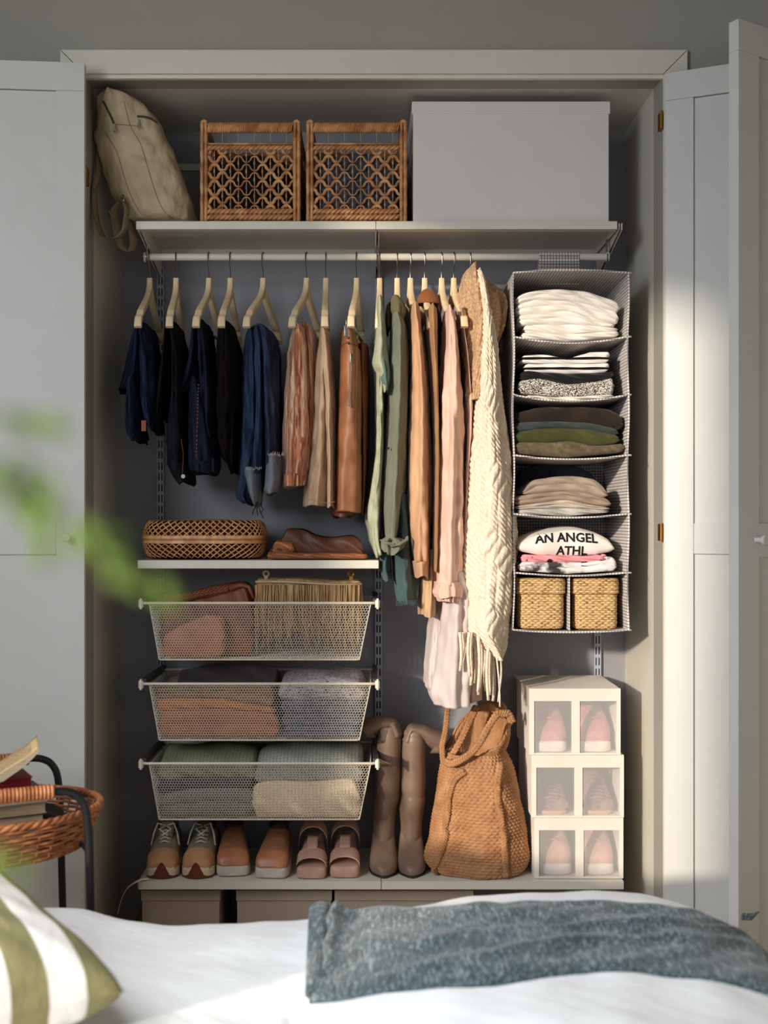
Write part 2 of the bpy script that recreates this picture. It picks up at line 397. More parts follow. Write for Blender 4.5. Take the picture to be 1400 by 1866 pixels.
m.tube(hk, .0019, 6, up=(1, 0, 0)); part('hook', m, wire, ht)
HANG = [(273, 252, 'blue jeans at far left'), (321, 309, 'black jeans, second from left'), (381, 358, 'navy jeans with orange stitching'),
 (420, 404, 'near-black trousers'), (480, 450, 'blue jeans with grey turned-up cuffs'), (559, 533, 'copper velvet trousers'), (594, 592, 'beige wool trousers'),
 (650, 640, 'brown leather skirt'), (692, 690, 'pale green top'), (724, 726, 'sage green shirt'), (748, 762, 'apricot satin blouse'), (774, 786, 'tan knit dress'),
 (805, 824, 'pink puff-sleeve blouse'), (827, 846, 'pale skirted pink dress'), (857, 872, 'cream knitted poncho')]
for i, (px, tp, lb) in enumerate(HANG):
    h = ht if i == 0 else copy_tree(ht)
    x = X(px, RY); xt = X(tp, RY-.19); h.location = (x, RY, RZ+.0); h.rotation_euler = (0, 0, math.asin(max(-.6, min(.6, (xt-x)/.19))))
    if 8 <= i <= 12 or i == 14: h.scale = (1, .84, 1)
    h['label'] = 'pale wooden hanger holding the '+lb; h['group'] = 'pale wooden hangers on the rod'

from mathutils.bvhtree import BVHTree
def bvh_of(P, cv=True):
    q = MB(); q.rings(P); return BVHTree.FromPolygons([Vector(v) for v in q.verts()], [tuple(f) for f in q.f])
def onto(bv, px, py, off, dflt=.1):
    o = Vector((0, -CAMD, CAMZ)); d = (W(px, py, 0)-o).normalized(); h = bv.ray_cast(o, d)
    return (h[0]-d*off) if h[0] is not None else W(px, py, dflt)
# ------------------------------------------------------------------ garments
def drape(keys, yf=.10, yb=.44, n=64, m=70, k=9, amp=.0030, seed=0, rot=0, hem=.03, disp=None, pw=2.0, closed=False, wav=.0014):
    """hanging cloth: closed tube whose silhouette follows (py, left px, right px)"""
    K = [tuple(q[:3])+((q[3], q[4]) if len(q) > 3 else (yf, yb)) for q in keys]
    t = np.linspace(K[0][0], K[-1][0], m); L, R, F, B = interp(K, t)
    yc = (F+B)/2; hy = (B-F)/2; d = yc+CAMD
    xc = ((L+R)/2-VX)/FPX*d; wd = (R-L)/2/FPX*d; s = ((L+R)/2-VX)/FPX-rot
    hx = np.sqrt(np.maximum(wd**2-(s*hy)**2, (.45*wd)**2))
    zf = CAMZ-(t-VY)/FPX*(F+(B-F)*.25+CAMD)
    th = np.arange(n)*2*PI/n
    c = np.sign(np.cos(th))*np.abs(np.cos(th))**(2/pw); sn = np.sign(np.sin(th))*np.abs(np.sin(th))**(2/pw)
    T, TH = np.meshgrid(np.linspace(0, 1, m), th, indexing='ij'); ZL = zf[0]-zf[:, None]
    fade = np.clip(T*5, .15, 1)
    ph = seed*1.9+1.5*np.sin(ZL*5+seed)
    f = (np.sin(k*TH+ph)+.55*np.sin((k*1.7//1)*TH-ph*1.6+seed)+.3*np.sin(3*TH+ZL*16+seed))*amp*fade*.8
    f += nz(TH*3.2+ZL*4, ZL*26-TH*1.5, seed)*amp*.55+nz(TH*7-ZL*20, ZL*40+TH*5, seed+1)*amp*.28
    nxv = c[None, :]; nyv = sn[None, :]
    xx = xc[:, None]+(hx[:, None])*c[None, :]+f*nxv*.9+wav*np.sin(ZL*9+seed*2.2)*fade
    yy = yc[:, None]+hy[:, None]*sn[None, :]+f*nyv*2.0
    xx = xx+rot*(yy-yc[:, None])
    zz = np.broadcast_to(zf[:, None], xx.shape)+.004*np.sin(3*TH+seed)*T+.006*nz(TH, ZL*9, seed+3)*T
    P = np.stack([xx, yy, zz], -1)
    if disp is not None:
        dd = disp(TH, ZL, T); P[..., 0] += dd*c[None, :]*1.0; P[..., 1] += dd*sn[None, :]
    if hem:
        cen = P[-1].mean(0); r1 = P[-1].copy(); r1[:, :2] = cen[:2]+(r1[:, :2]-cen[:2])*.90; r2 = r1.copy(); r2[:, :2] = cen[:2]+(r1[:, :2]-cen[:2])*.9; r2[:, 2] += hem
        P = np.concatenate([P, r1[None], r2[None]])
    return P
def G(name, keys, material, parent, label=None, **kw):
    mb = MB(); mb.rings(drape(keys, **kw)); return part(name, mb, material, parent, smooth=2, label=label)
def strip(pts, wd, th=.0015, y=.09):
    """flat band following pixel points at depth y"""
    mb = MB(); P = [W(a, b, c if c is not None else y) for a, b, c in [(q+(None,))[:3] for q in pts]]
    mb.tube(P, wd/2, 8, flat=1, up=(0, 1, 0)); v = mb.v[-1]; return mb
def denim(name, c, c2, fade=0):
    m = NT(name, .85, 0, .15); c, c2 = S(c), S(c2)
    a = m.noise(m.coord('Object', (1, 1, .18)), 42, 4, .65); b = m.noise(m.coord('Object', (1, 1, 4)), 380, 1)
    m.col(m.mix(m.math('MULTIPLY', b, .5), m.ramp(a, [(.38, c2), (.66, c)]), sc(c2, .8)))
    m.bump(m.math('ADD', m.math('MULTIPLY', b, .5), m.math('MULTIPLY', a, 3)), .7, .004); return m.m
dn1 = denim('denim_indigo', (56, 68, 104), (20, 27, 50)); dn2 = denim('denim_black', (34, 36, 46), (15, 15, 22)); dn3 = denim('denim_navy', (44, 50, 72), (18, 22, 38))
dn4 = denim('cord_black', (26, 16, 20), (15, 9, 13)); dn5 = denim('denim_mid', (72, 88, 118), (30, 42, 68)); dnc = denim('denim_reverse', (150, 156, 168), (112, 118, 130))
orst = mat('orange_thread', (170, 100, 50), rough=.7); patchm = mat('leather_patch', (150, 84, 44), rough=.6)
def seam(pts, r=.0012, y=.088, mat_=None, parent=None, name='seam', dash=False):
    mb = MB(); P = [W(a, b, (c[0] if c else y)) for a, b, *c in pts]
    if dash:
        Q = interp([(i, *p) for i, p in enumerate(P)], np.linspace(0, len(P)-1, 60)); Q = np.array(Q).T
        for i in range(0, 59, 2): mb.tube([Q[i], Q[i+1]], r, 5)
    else:
        Q = np.array(interp([(i, *p) for i, p in enumerate(P)], np.linspace(0, len(P)-1, len(P)*6))).T; mb.tube(Q, r, 6)
    return part(name, mb, mat_ or orst, parent)
HG = 'folded trousers hanging at the left of the rod'
def root(px, name, label, cat, grp): return thing(name, label, cat, (X(px, RY), RY, RZ-.27), grp)
# jeans 1
j = root(262, 'jeans', 'indigo blue jeans folded on the leftmost hanger', 'jeans', HG)
G('trouser_leg', [(592, 250, 272), (600, 246, 276), (640, 236, 274), (690, 223, 270), (712, 218, 262)], dn1, j, seed=1, yf=.15, yb=.42, k=7, amp=.004)
G('trouser_leg', [(590, 256, 282), (600, 254, 288), (650, 258, 294), (720, 258, 297), (770, 266, 297), (786, 280, 296)], dn1, j, seed=2, yf=.12, yb=.40, k=6, amp=.006)
G('trouser_top', [(690, 238, 262), (710, 231, 264), (760, 229, 266), (785, 229, 268), (796, 234, 270)], dn1, j, seed=3, yf=.11, yb=.38, k=8, amp=.004)
G('waistband', [(783, 231, 268), (803, 238, 269)], dn1, j, seed=3, yf=.105, yb=.38, k=8, amp=.002, hem=.03)
mb = MB(); mb.obox(W(262, 776, .108), (.008, 0, 0), (0, .0015, 0), (0, 0, .018)); part('patch', mb, patchm, j, bevel=.001)
# jeans 2
j = root(320, 'jeans', 'black jeans with a turned waistband, on the second hanger from the left', 'jeans', HG)
G('trouser_leg', [(587, 306, 322), (594, 302, 326), (640, 297, 326), (700, 290, 324), (752, 286, 314), (766, 296, 312)], dn2, j, seed=4, yf=.15, yb=.42, k=7, amp=.005)
G('trouser_leg', [(586, 312, 330), (592, 310, 336), (650, 316, 345), (720, 312, 346), (800, 304, 350), (846, 306, 354)], dn2, j, seed=5, yf=.11, yb=.40, k=7, amp=.005)
G('waistband', [(842, 305, 355), (862, 314, 358), (881, 327, 358)], dn2, j, seed=5, yf=.105, yb=.40, k=7, amp=.002)
seam([(330, 800), (334, 830), (332, 868)], parent=j, dash=True, y=.10); mb = MB(); mb.lathe([(0, -.003), (.007, -.003), (.007, .001), (0, .001)], tuple(W(334, 868, .10)), 14, 'y'); part('button', mb, chrome, j, label='silver metal button')
# jeans 3
j = root(380, 'jeans', 'dark navy jeans with orange side stitching, on the third hanger', 'jeans', HG)
G('trouser_leg', [(585, 356, 372), (592, 352, 376), (640, 346, 374), (690, 333, 368), (716, 328, 352)], dn3, j, seed=6, yf=.15, yb=.42, k=7, amp=.004)
G('trouser_leg', [(584, 362, 382), (590, 362, 388), (660, 364, 396), (740, 366, 400), (790, 374, 400), (798, 382, 398)], dn3, j, seed=7, yf=.12, yb=.40, k=6, amp=.006)
G('trouser_top', [(690, 350, 374), (720, 346, 384), (780, 344, 394), (830, 343, 401), (846, 344, 402)], dn3, j, seed=8, yf=.105, yb=.38, k=8, amp=.003)
G('waistband', [(842, 343, 402), (852, 345, 402), (862, 350, 398)], dn3, j, seed=8, yf=.10, yb=.38, k=8, amp=.002)
seam([(362, 700), (360, 760), (358, 830), (362, 856)], parent=j, dash=True, y=.098)
mb = MB()
for a in (360, 388): mb.obox(W(a, 848, .098), (.004, 0, 0), (0, .0015, 0), (0, 0, .022))
part('belt_loop', mb, dn3, j, bevel=.001)
# trousers 4
j = root(420, 'trousers', 'very dark plum-black trousers, on the fourth hanger', 'trousers', HG)
G('trouser_leg', [(586, 403, 420), (594, 400, 428), (640, 396, 440), (720, 395, 442), (790, 398, 441), (830, 406, 438), (862, 426, 436)], dn4, j, seed=9, yf=.12, yb=.42, k=9, amp=.005)
G('trouser_leg', [(590, 410, 430), (660, 400, 440), (745, 402, 438), (752, 406, 434)], dn4, j, seed=10, yf=.105, yb=.36, k=7, amp=.004)
# jeans 5
j = root(482, 'jeans', 'mid blue jeans with pale grey turned-up cuffs, on the fifth hanger', 'jeans', HG)
G('trouser_leg', [(598, 455, 474), (606, 450, 480), (660, 444, 484), (750, 442, 486), (820, 438, 486), (870, 436, 484), (905, 432, 470), (918, 446, 468)], dn5, j, seed=11, yf=.13, yb=.42, k=9, amp=.005)
G('trouser_leg', [(596, 466, 492), (602, 466, 500), (625, 468, 510), (740, 474, 514), (820, 482, 515), (850, 482, 515)], dn5, j, seed=12, yf=.11, yb=.40, k=6, amp=.004)
G('trouser_leg', [(598, 462, 484), (640, 466, 488), (740, 466, 488), (850, 462, 486), (862, 462, 482)], dn5, j, seed=14, yf=.095, yb=.38, k=6, amp=.004)
G('cuff', [(852, 447, 478), (858, 446, 481), (890, 452, 481), (912, 460, 480), (922, 465, 478)], dnc, j, seed=13, yf=.088, yb=.36, k=3, amp=.0015, label='pale grey turned-up cuff')
G('cuff', [(828, 488, 516), (834, 486, 518), (870, 483, 518), (892, 482, 512), (900, 486, 508)], dnc, j, seed=15, yf=.085, yb=.36, k=3, amp=.0015, label='pale grey turned-up cuff')
mb = MB(); rnd = random.Random(3)
for i in range(16):
    a = W(488+i*1.9, 829+rnd.random()*3, .083); mb.tube([a, a+Vector((rnd.uniform(-.004, .004), -.002, rnd.uniform(.006, .014)))], .0006, 4)
for i in range(14):
    a = W(448+i*2.2, 854+rnd.random()*3, .086); mb.tube([a, a+Vector((rnd.uniform(-.004, .004), -.002, rnd.uniform(.004, .010)))], .0006, 4)
part('frayed_edge', mb, mat('white_thread', (210, 206, 200), rough=.9), j, stuff=True)
mb = MB()
for q in ([(470, 915), (462, 930), (460, 938)], [(470, 915), (474, 932), (480, 944)], [(470, 915), (468, 930), (470, 940)], [(470, 915), (480, 928), (476, 934)]):
    P = [W(a, b, .11) for a, b in q]; mb.tube(P, .006, 6, flat=.35, up=(0, 1, 0))
part('ribbon_tie', mb, blackm, j, label='black ribbon tie at the hem')
# copper velvet
def velvet():
    m = NT('copper_velvet', .5, 0, .3); a = m.noise(m.coord('Object', (1, 1, .04), (0, .2, 0)), 80, 3, .6)
    m.col(m.ramp(a, [(.36, S((116, 62, 38))), (.50, S((196, 116, 72))), (.66, S((242, 208, 176)))])); m.bump(a, .6, .003); m.b.inputs['Sheen Weight'].default_value = .5; return m.m
vel = velvet()
CG = 'warm-toned bottoms in the middle of the rod'
j = root(556, 'trousers', 'crushed copper velvet trousers folded over a hanger', 'trousers', CG)
G('trouser_leg', [(594, 537, 552), (600, 534, 560), (640, 528, 568), (700, 521, 572), (780, 516, 574), (850, 515, 570), (868, 516, 567)], vel, j, seed=16, yf=.10, yb=.40, k=8, amp=.005)
G('trouser_leg', [(592, 545, 568), (600, 546, 576), (660, 552, 582), (760, 556, 584), (840, 556, 578), (856, 560, 574)], vel, j, seed=17, yf=.16, yb=.44, k=7, amp=.004)
G('waistband', [(864, 516, 567), (886, 518, 562)], vel, j, seed=16, yf=.096, yb=.40, k=14, amp=.003)
bei = cloth('beige_wool', (216, 186, 156), (190, 158, 128), ns=14)
j = root(594, 'trousers', 'straight beige wool trousers with a stitched hem', 'trousers', CG)
G('trouser_leg', [(598, 586, 596), (606, 583, 601), (650, 584, 606), (740, 590, 613), (840, 596, 613), (925, 596, 611)], bei, j, seed=18, yf=.10, yb=.40, k=6, amp=.003)
G('trouser_leg', [(600, 585, 598), (610, 583, 601), (660, 579, 603), (750, 573, 605), (850, 563, 604), (906, 555, 602), (921, 555, 600)], bei, j, seed=19, yf=.115, yb=.42, k=7, amp=.005)
seam([(556, 908), (575, 912), (596, 916), (611, 914)], r=.0008, y=.094, mat_=mat('beige_thread', (160, 130, 100)), parent=j, name='hem_stitch')
# leather skirt
lea = mat('cognac_leather', (160, 104, 68), (132, 82, 52), rough=.55, ns=9, bs=180, bump=.25, spec=.5)
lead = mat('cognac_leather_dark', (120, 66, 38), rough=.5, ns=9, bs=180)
j = root(645, 'skirt', 'cognac brown leather skirt with a silver zip, hung by clips', 'skirt', CG)
G('skirt_panel', [(630, 622, 652), (640, 620, 658), (700, 617, 661), (800, 613, 662), (880, 611, 663), (932, 610, 662)], lea, j, seed=20, yf=.10, yb=.46, k=5, amp=.0018, pw=2.6)
G('waistband', [(607, 623, 648), (610, 623, 650), (633, 621, 655)], lea, j, seed=20, yf=.095, yb=.44, k=3, amp=.0008, pw=2.6)
G('back_panel', [(630, 650, 672), (700, 652, 674), (800, 655, 673), (900, 656, 668), (938, 655, 664)], lead, j, seed=21, yf=.18, yb=.50, k=4, amp=.002)
G('lining', [(915, 600, 655), (932, 602, 655), (942, 606, 640)], lead, j, seed=22, yf=.16, yb=.46, k=3, amp=.001)
mb = MB()
for i in range(30): mb.obox(W(638.5-i*.06, 644+i*3.3, .088), (.0028, 0, 0), (0, .0015, 0), (0, 0, .0018))
part('zipper', mb, chrome, j, smooth=False, label='silver metal zip'); mb = MB(); mb.obox(W(640, 652, .083), (.0035, 0, 0), (0, .0012, 0), (0, 0, .016)); part('zip_pull', mb, chrome, j, bevel=.001)
seam([(651, 632), (649, 760), (648, 930)], r=.0008, y=.094, mat_=lead, parent=j)
mb = MB()
for a, b, y in ((631, 603, .10), (650, 612, .30), (664, 622, .44)): mb.obox(W(a, b, y), (.006, 0, 0), (0, .005, 0), (0, 0, .018)); mb.tube([W(a, b-8, y), W(a, b-20, y)], .002, 6)
part('clip', mb, chrome, j, bevel=.001, label='metal skirt clip')
for a in ((633, 615), (633, 624)):
    mb = MB(); mb.lathe([(0, -.002), (.0045, -.002), (.0045, .001), (0, .001)], tuple(W(a[0], a[1], .092)), 12, 'y'); part('button', mb, lead, j)
# tops -----------------------------------------------------------
TG = 'tops and dresses at the right of the rod'
gm = cloth('pale_green_jersey', (180, 182, 154), (152, 158, 132), ns=30); gt = cloth('teal_lining', (98, 122, 112), ns=20)
j = root(692, 'top', 'pale heathered green short-sleeved top', 'top', TG)
G('sleeve', [(543, 688, 696), (552, 686, 698), (600, 684, 703), (640, 680, 707), (662, 677, 710), (690, 690, 712), (716, 698, 706)], gm, j, seed=23, yf=.075, yb=.34, k=4, amp=.002)
G('body', [(545, 686, 697), (640, 683, 702), (700, 685, 700), (800, 684, 701), (900, 672, 697), (940, 667, 696), (980, 673, 695), (1012, 683, 699)], gm, j, seed=24, yf=.10, yb=.44, k=6, amp=.004)
G('lining', [(660, 692, 704), (690, 690, 711), (708, 698, 710)], gt, j, seed=24, yf=.072, yb=.32, k=4, amp=.001, label='teal inside of the sleeve')
sg = cloth('sage_cotton', (122, 126, 108), (104, 110, 94), ns=6); sgd = cloth('teal_denim', (72, 96, 98), (54, 76, 80), ns=10); olv = cloth('olive_collar', (108, 104, 74), ns=8)
j = root(724, 'shirt', 'sage green shirt with a knotted cuff and frayed teal hem', 'shirt', TG)
G('sleeve', [(575, 712, 732), (600, 711, 742), (650, 710, 744), (720, 706, 743), (800, 701, 742), (870, 698, 740), (940, 697, 734), (984, 701, 726)], sg, j, seed=25, yf=.07, yb=.40, k=6, amp=.0035)
G('collar', [(542, 712, 728), (550, 708, 736), (562, 707, 742), (580, 714, 736), (596, 714, 730)], olv, j, seed=26, yf=.09, yb=.30, k=5, amp=.003)
G('collar', [(556, 704, 716), (580, 702, 714), (600, 704, 711)], olv, j, seed=27, yf=.15, yb=.34, k=4, amp=.002)
G('cuff', [(980, 700, 728), (986, 694, 738), (1000, 696, 734), (1008, 702, 722)], sg, j, seed=28, yf=.062, yb=.20, k=7, amp=.006)
mb = MB(); mb.tube([W(712, 995, .06), W(728, 992, .055), W(741, 984, .07), W(742, 978, .09)], [.010, .012, .009, .005], 10, flat=.5, up=(0, 1, 0)); mb.tube([W(718, 992, .055), W(705, 990, .05), W(694, 984, .06)], [.010, .011, .006], 10, flat=.5, up=(0, 1, 0)); part('knot', mb, sg, j)
G('shirt_tail', [(900, 716, 742), (980, 714, 750), (1040, 717, 755), (1090, 722, 757), (1098, 724, 757)], sgd, j, seed=29, yf=.12, yb=.40, k=6, amp=.004, label='teal tail of the shirt')
G('shirt_tail', [(980, 694, 716), (1030, 692, 712), (1056, 698, 716)], sgd, j, seed=30, yf=.14, yb=.40, k=6, amp=.003)
mb = MB()
for i in range(26): a = W(722+i*1.4, 1094, .12); mb.tube([a, a+Vector((rnd.uniform(-.002, .002), 0, -.014-rnd.random()*.008))], .0007, 4)
part('fringe', mb, sgd, j, stuff=True)
mb = MB(); mb.lathe([(0, -.002), (.004, -.002), (.004, .001), (0, .001)], tuple(W(708, 817, .075)), 12, 'y'); part('button', mb, blackm, j)
ap = cloth('apricot_satin', (214, 168, 132), (194, 146, 110), rough=.5, ns=12, st=(1, 1, .3)); 
j = root(755, 'blouse', 'apricot satin blouse with a long sleeve and plain cuff', 'blouse', TG)
G('sleeve', [(558, 746, 762), (570, 744, 766), (610, 745, 770), (660, 745, 776), (750, 743, 782), (850, 741, 786), (950, 741, 786), (1024, 748, 784)], ap, j, seed=31, yf=.06, yb=.42, k=6, amp=.0045)
G('cuff', [(1022, 749, 784), (1052, 754, 781)], ap, j, seed=31, yf=.056, yb=.36, k=4, amp=.0015)
G('body', [(600, 746, 772), (800, 744, 782), (1000, 750, 782), (1040, 755, 780)], ap, j, seed=32, yf=.14, yb=.46, k=8, amp=.004)
tn = cloth('tan_knit', (176, 132, 90), (154, 112, 74), ns=10); tnh = cloth('sand_crepe', (206, 170, 130), ns=10)
j = root(782, 'dress', 'tan knit dress with a high round collar and pleated sand hem', 'dress', TG)
G('sleeve', [(560, 778, 790), (568, 773, 797), (600, 774, 798), (700, 781, 799), (850, 785, 800), (1000, 784, 799), (1040, 784, 796)], tn, j, seed=33, yf=.07, yb=.42, k=4, amp=.002)
mb = MB(); P = []
for a in np.linspace(0, PI, 10): P.append((.001+.040*math.sin(a)**.8, -.018*math.cos(a)))
mb.lathe(P, tuple(W(780, 545, .24)), 28, 'z'); V = mb.v[0]; c0 = np.array(W(780, 545, .24)); V[:, 2] = c0[2]+(V[:, 2]-c0[2])-(np.hypot(V[:, 0]-c0[0], V[:, 1]-c0[1])/.04)**2*.035+.02; part('collar', mb, cloth('rust_collar', (150, 94, 54), ns=9), j, smooth=2, label='rust brown collar')
G('hem', [(1000, 772, 798), (1060, 766, 797), (1100, 763, 796), (1121, 762, 795)], tnh, j, seed=34, yf=.13, yb=.42, k=12, amp=.004, label='pale sand pleated hem')
G('shoulder', [(552, 790, 800), (600, 797, 806), (700, 799, 810), (840, 799, 808)], cloth('burgundy', (70, 34, 34), ns=9), j, seed=35, yf=.22, yb=.46, k=5, amp=.002, label='burgundy back')
pk = cloth('blush_crepe', (234, 198, 180), (216, 176, 158), rough=.7, ns=6); pk2 = cloth('rose_crepe', (222, 184, 168), ns=6)
j = root(815, 'blouse', 'blush pink blouse with a long puffed sleeve and gathered cuff', 'blouse', TG)
G('sleeve', [(563, 808, 820), (572, 805, 826), (610, 805, 834), (700, 800, 840), (800, 794, 844), (900, 790, 846), (980, 787, 846), (1040, 786, 846), (1064, 788, 842)], pk, j, seed=36, yf=.045, yb=.40, k=7, amp=.0055)
G('cuff', [(1060, 789, 841), (1068, 787, 844), (1078, 783, 848), (1086, 786, 846)], pk, j, seed=37, yf=.035, yb=.30, k=14, amp=.003)
mb = MB()
for i in range(18): a = -2.9+i*.15; 
G('cuff_ruffle', [(1080, 790, 842), (1096, 796, 838)], pk2, j, seed=38, yf=.05, yb=.28, k=20, amp=.005)
lil = cloth('pale_lilac_voile', (222, 208, 204), (204, 188, 186), rough=.7, ns=5)
j = root(835, 'dress', 'long dress with blush straps and a pale lilac flared skirt', 'dress', TG)
G('strap', [(562, 829, 838), (600, 834, 846), (650, 842, 851), (720, 846, 856)], pk2, j, seed=39, yf=.09, yb=.40, k=3, amp=.001)
G('bodice', [(722, 844, 860), (740, 840, 862), (760, 842, 860), (900, 838, 852), (1040, 835, 850)], pk, j, seed=40, yf=.10, yb=.40, k=5, amp=.003)
G('skirt_layer', [(1040, 812, 850), (1100, 804, 856), (1180, 794, 862), (1236, 788, 864), (1262, 782, 864), (1284, 788, 862)], lil, j, seed=41, yf=.08, yb=.40, k=7, amp=.006)
G('skirt_layer', [(1090, 788, 818), (1150, 782, 810), (1220, 774, 806), (1248, 772, 802), (1256, 778, 800)], lil, j, seed=42, yf=.20, yb=.46, k=6, amp=.004)
G('slip', [(1190, 840, 874), (1240, 838, 878), (1274, 840, 876)], pk2, j, seed=43, yf=.14, yb=.40, k=6, amp=.004)
# cream poncho ----------------------------------------------------
crm = mat('cream_yarn', (242, 228, 210), (218, 196, 172), rough=.95, ns=160, bs=700, bump=.4, spec=.1); crd = mat('oat_yarn', (204, 172, 138), (164, 130, 98), rough=.95, ns=120, bs=500, bump=.5, spec=.1)
def knitdisp(TH, ZL, T):
    q = ZL-.10*(TH-4.7); zone = (np.sin(q*26) > -.35)
    u = TH*9; v = q*330
    bob = (np.abs(np.sin(u/1))*np.abs(np.sin(v/2)))**.8*1.25
    u2 = TH*18+ZL*120
    cab = np.abs(np.sin(u2/2))*.9+.15*np.abs(np.sin(v))
    return np.where(zone, bob, cab)*.0060
j = root(880, 'poncho', 'chunky cream knitted poncho with bobbles and long fringe', 'poncho', TG)
G('knit_body', [(498, 862, 870), (508, 862, 878), (540, 866, 888), (600, 870, 899), (660, 866, 907), (710, 861, 911), (775, 854, 918), (830, 849, 926), (920, 843, 937), (1000, 838, 941), (1080, 836, 937), (1130, 836, 928), (1160, 846, 922), (1185, 876, 918), (1200, 896, 914)], crm, j, seed=44, yf=.035, yb=.36, n=420, m=460, k=4, amp=.004, disp=knitdisp, hem=0)
G('hood', [(486, 852, 866), (494, 845, 872), (520, 838, 888), (560, 834, 908), (600, 838, 905), (660, 842, 890), (735, 845, 876)], crd, j, seed=45, yf=.08, yb=.40, n=220, m=200, k=6, amp=.006, hem=.02, disp=lambda a, b, c: np.abs(np.sin(a*16+b*60))*.004+np.abs(np.sin(b*170))*.002)
G('hood_back', [(520, 870, 896), (540, 876, 918), (556, 882, 922), (590, 886, 918), (625, 888, 904)], crd, j, seed=46, yf=.16, yb=.42, n=160, m=120, k=6, amp=.006, disp=lambda a, b, c: np.abs(np.sin(a*14+b*60))*.004+np.abs(np.sin(b*170))*.002)
for i in range(14):
    f = i/13; px = 838+f*74; y0 = 1152+max(0, (f-.35))*75; y1 = 1225+f*60+rnd.uniform(-10, 12)
    if f < .2: y1 = 1215+f*100
    yy = .045+.03*(i % 3); sw = rnd.uniform(-6, 8)
    P = [W(px+sw*t*t+2*math.sin(t*4+i), y0+(y1-y0)*t, yy) for t in np.linspace(0, 1, 9)]
    mb = MB(); mb.tube(P, [.0062-.001*t for t in np.linspace(0, 1, 9)] if i < 12 else .0032, 8, twist=.5); part('tassel', mb, crm, j, smooth=2)

# ------------------------------------------------------------------ hanging organizer
ck = NT('checked_cotton', .85, 0, .2)
sp = ck.n('ShaderNodeSeparateXYZ'); ck.l(ck.coord('UV'), sp.inputs[0])
lx = ck.math('LESS_THAN', ck.math('FRACT', ck.math('MULTIPLY', sp.outputs[0], 98)), .24); ly = ck.math('LESS_THAN', ck.math('FRACT', ck.math('MULTIPLY', sp.outputs[1], 98)), .24)
ck.col(ck.mix(ck.math('MAXIMUM', lx, ly), S((226, 218, 210)), S((112, 108, 120)))); ck.bump(ck.noise(ck.coord('Object'), 500, 2), .2, .001); ckm = ck.m
OF, OB = .085, .475; ox0, ox1 = X(936, OF), X(1145, OF)
r = thing('hanging_organizer', 'six-compartment checked fabric organizer hanging from the rod', 'organizer', ((ox0+ox1)/2, OB, Z(1150, OF)))
lev = [(496, 491), (612, 624), (718, 730), (828, 836), (935, 942), (1042, 1048), (1147, 1151)]
def zlev(i, u, y):   # u 0..1 across the width
    a, b = lev[i]; s = 4*u*(1-u); py = a+(b-a)*s; z = Z(py, OF); return z+(-.006*(y-OF)/.4 if i else -.012*(y-OF)/.4)
us = np.linspace(0, 1, 25); ys = np.linspace(OF, OB, 9)
for i in range(7):
    P = np.array([[(ox0+(ox1-ox0)*u, y, zlev(i, u, y)) for y in ys] for u in us]); mb = MB(); mb.thick(P, (0, 0, -.004))
    part('organizer_shelf', mb, ckm, r, smooth=False)
    mb = MB(); mb.tube([(p[0], OF-.001, p[2]-.002) for p in P[:, 0]], .0032, 6); part('piping', mb, ckm, r)
zt, zbm = Z(497, OF), Z(1149, OF)
for x, s in ((ox0, 1), (ox1, -1)):
    zs = np.linspace(zt, zbm, 61); P = np.array([[(x+s*.003*math.sin(z*33*.5)-(s*.004 if s < 0 else 0)*0, y, z) for y in ys] for z in zs]); mb = MB(); mb.thick(P, (s*.003, 0, 0)); part('side_panel', mb, ckm, r, smooth=False)
    mb = MB(); mb.tube([(p[0], OF-.001, p[2]) for p in P[:, 0]], .0028, 6); part('piping', mb, ckm, r)
mb = MB(); mb.box(ox0, ox1, OB, OB+.004, zbm, zt); part('back_panel', mb, ckm, r, smooth=False)
# flap loop over the rod
lx0, lx1 = X(983, RY-.02), X(1056, RY-.02)
path = [(RY-.016, zt-.004), (RY-.017, RZ-.02)]+[(RY-.0165*math.sin(a), RZ-.0165*math.cos(a)) for a in np.linspace(1.3, 5.0, 16)]+[(RY+.017, RZ-.02), (RY+.018, zt-.004)]
P = np.array([[(x, a, b) for x in np.linspace(lx0, lx1, 4)] for a, b in path]); mb = MB(); mb.thick(P, (0, 0, .001)); mb.grid(P); part('hanging_strap', mb, ckm, r, smooth=False)
mb = MB(); mb.box(X(1039, OF)-.0015, X(1039, OF)+.0015, OF+.01, OB, zbm, zlev(5, .5, OF)-.004); part('divider', mb, ckm, r, smooth=False)
for i in range(7): z = zlev(i, 1, OF)-.002; mb = MB(); mb.tube([(ox1, OF, z), (ox1+.010, OF-.002, z-.001)], .003, 6); part('seam_tab', mb, ckm, r)

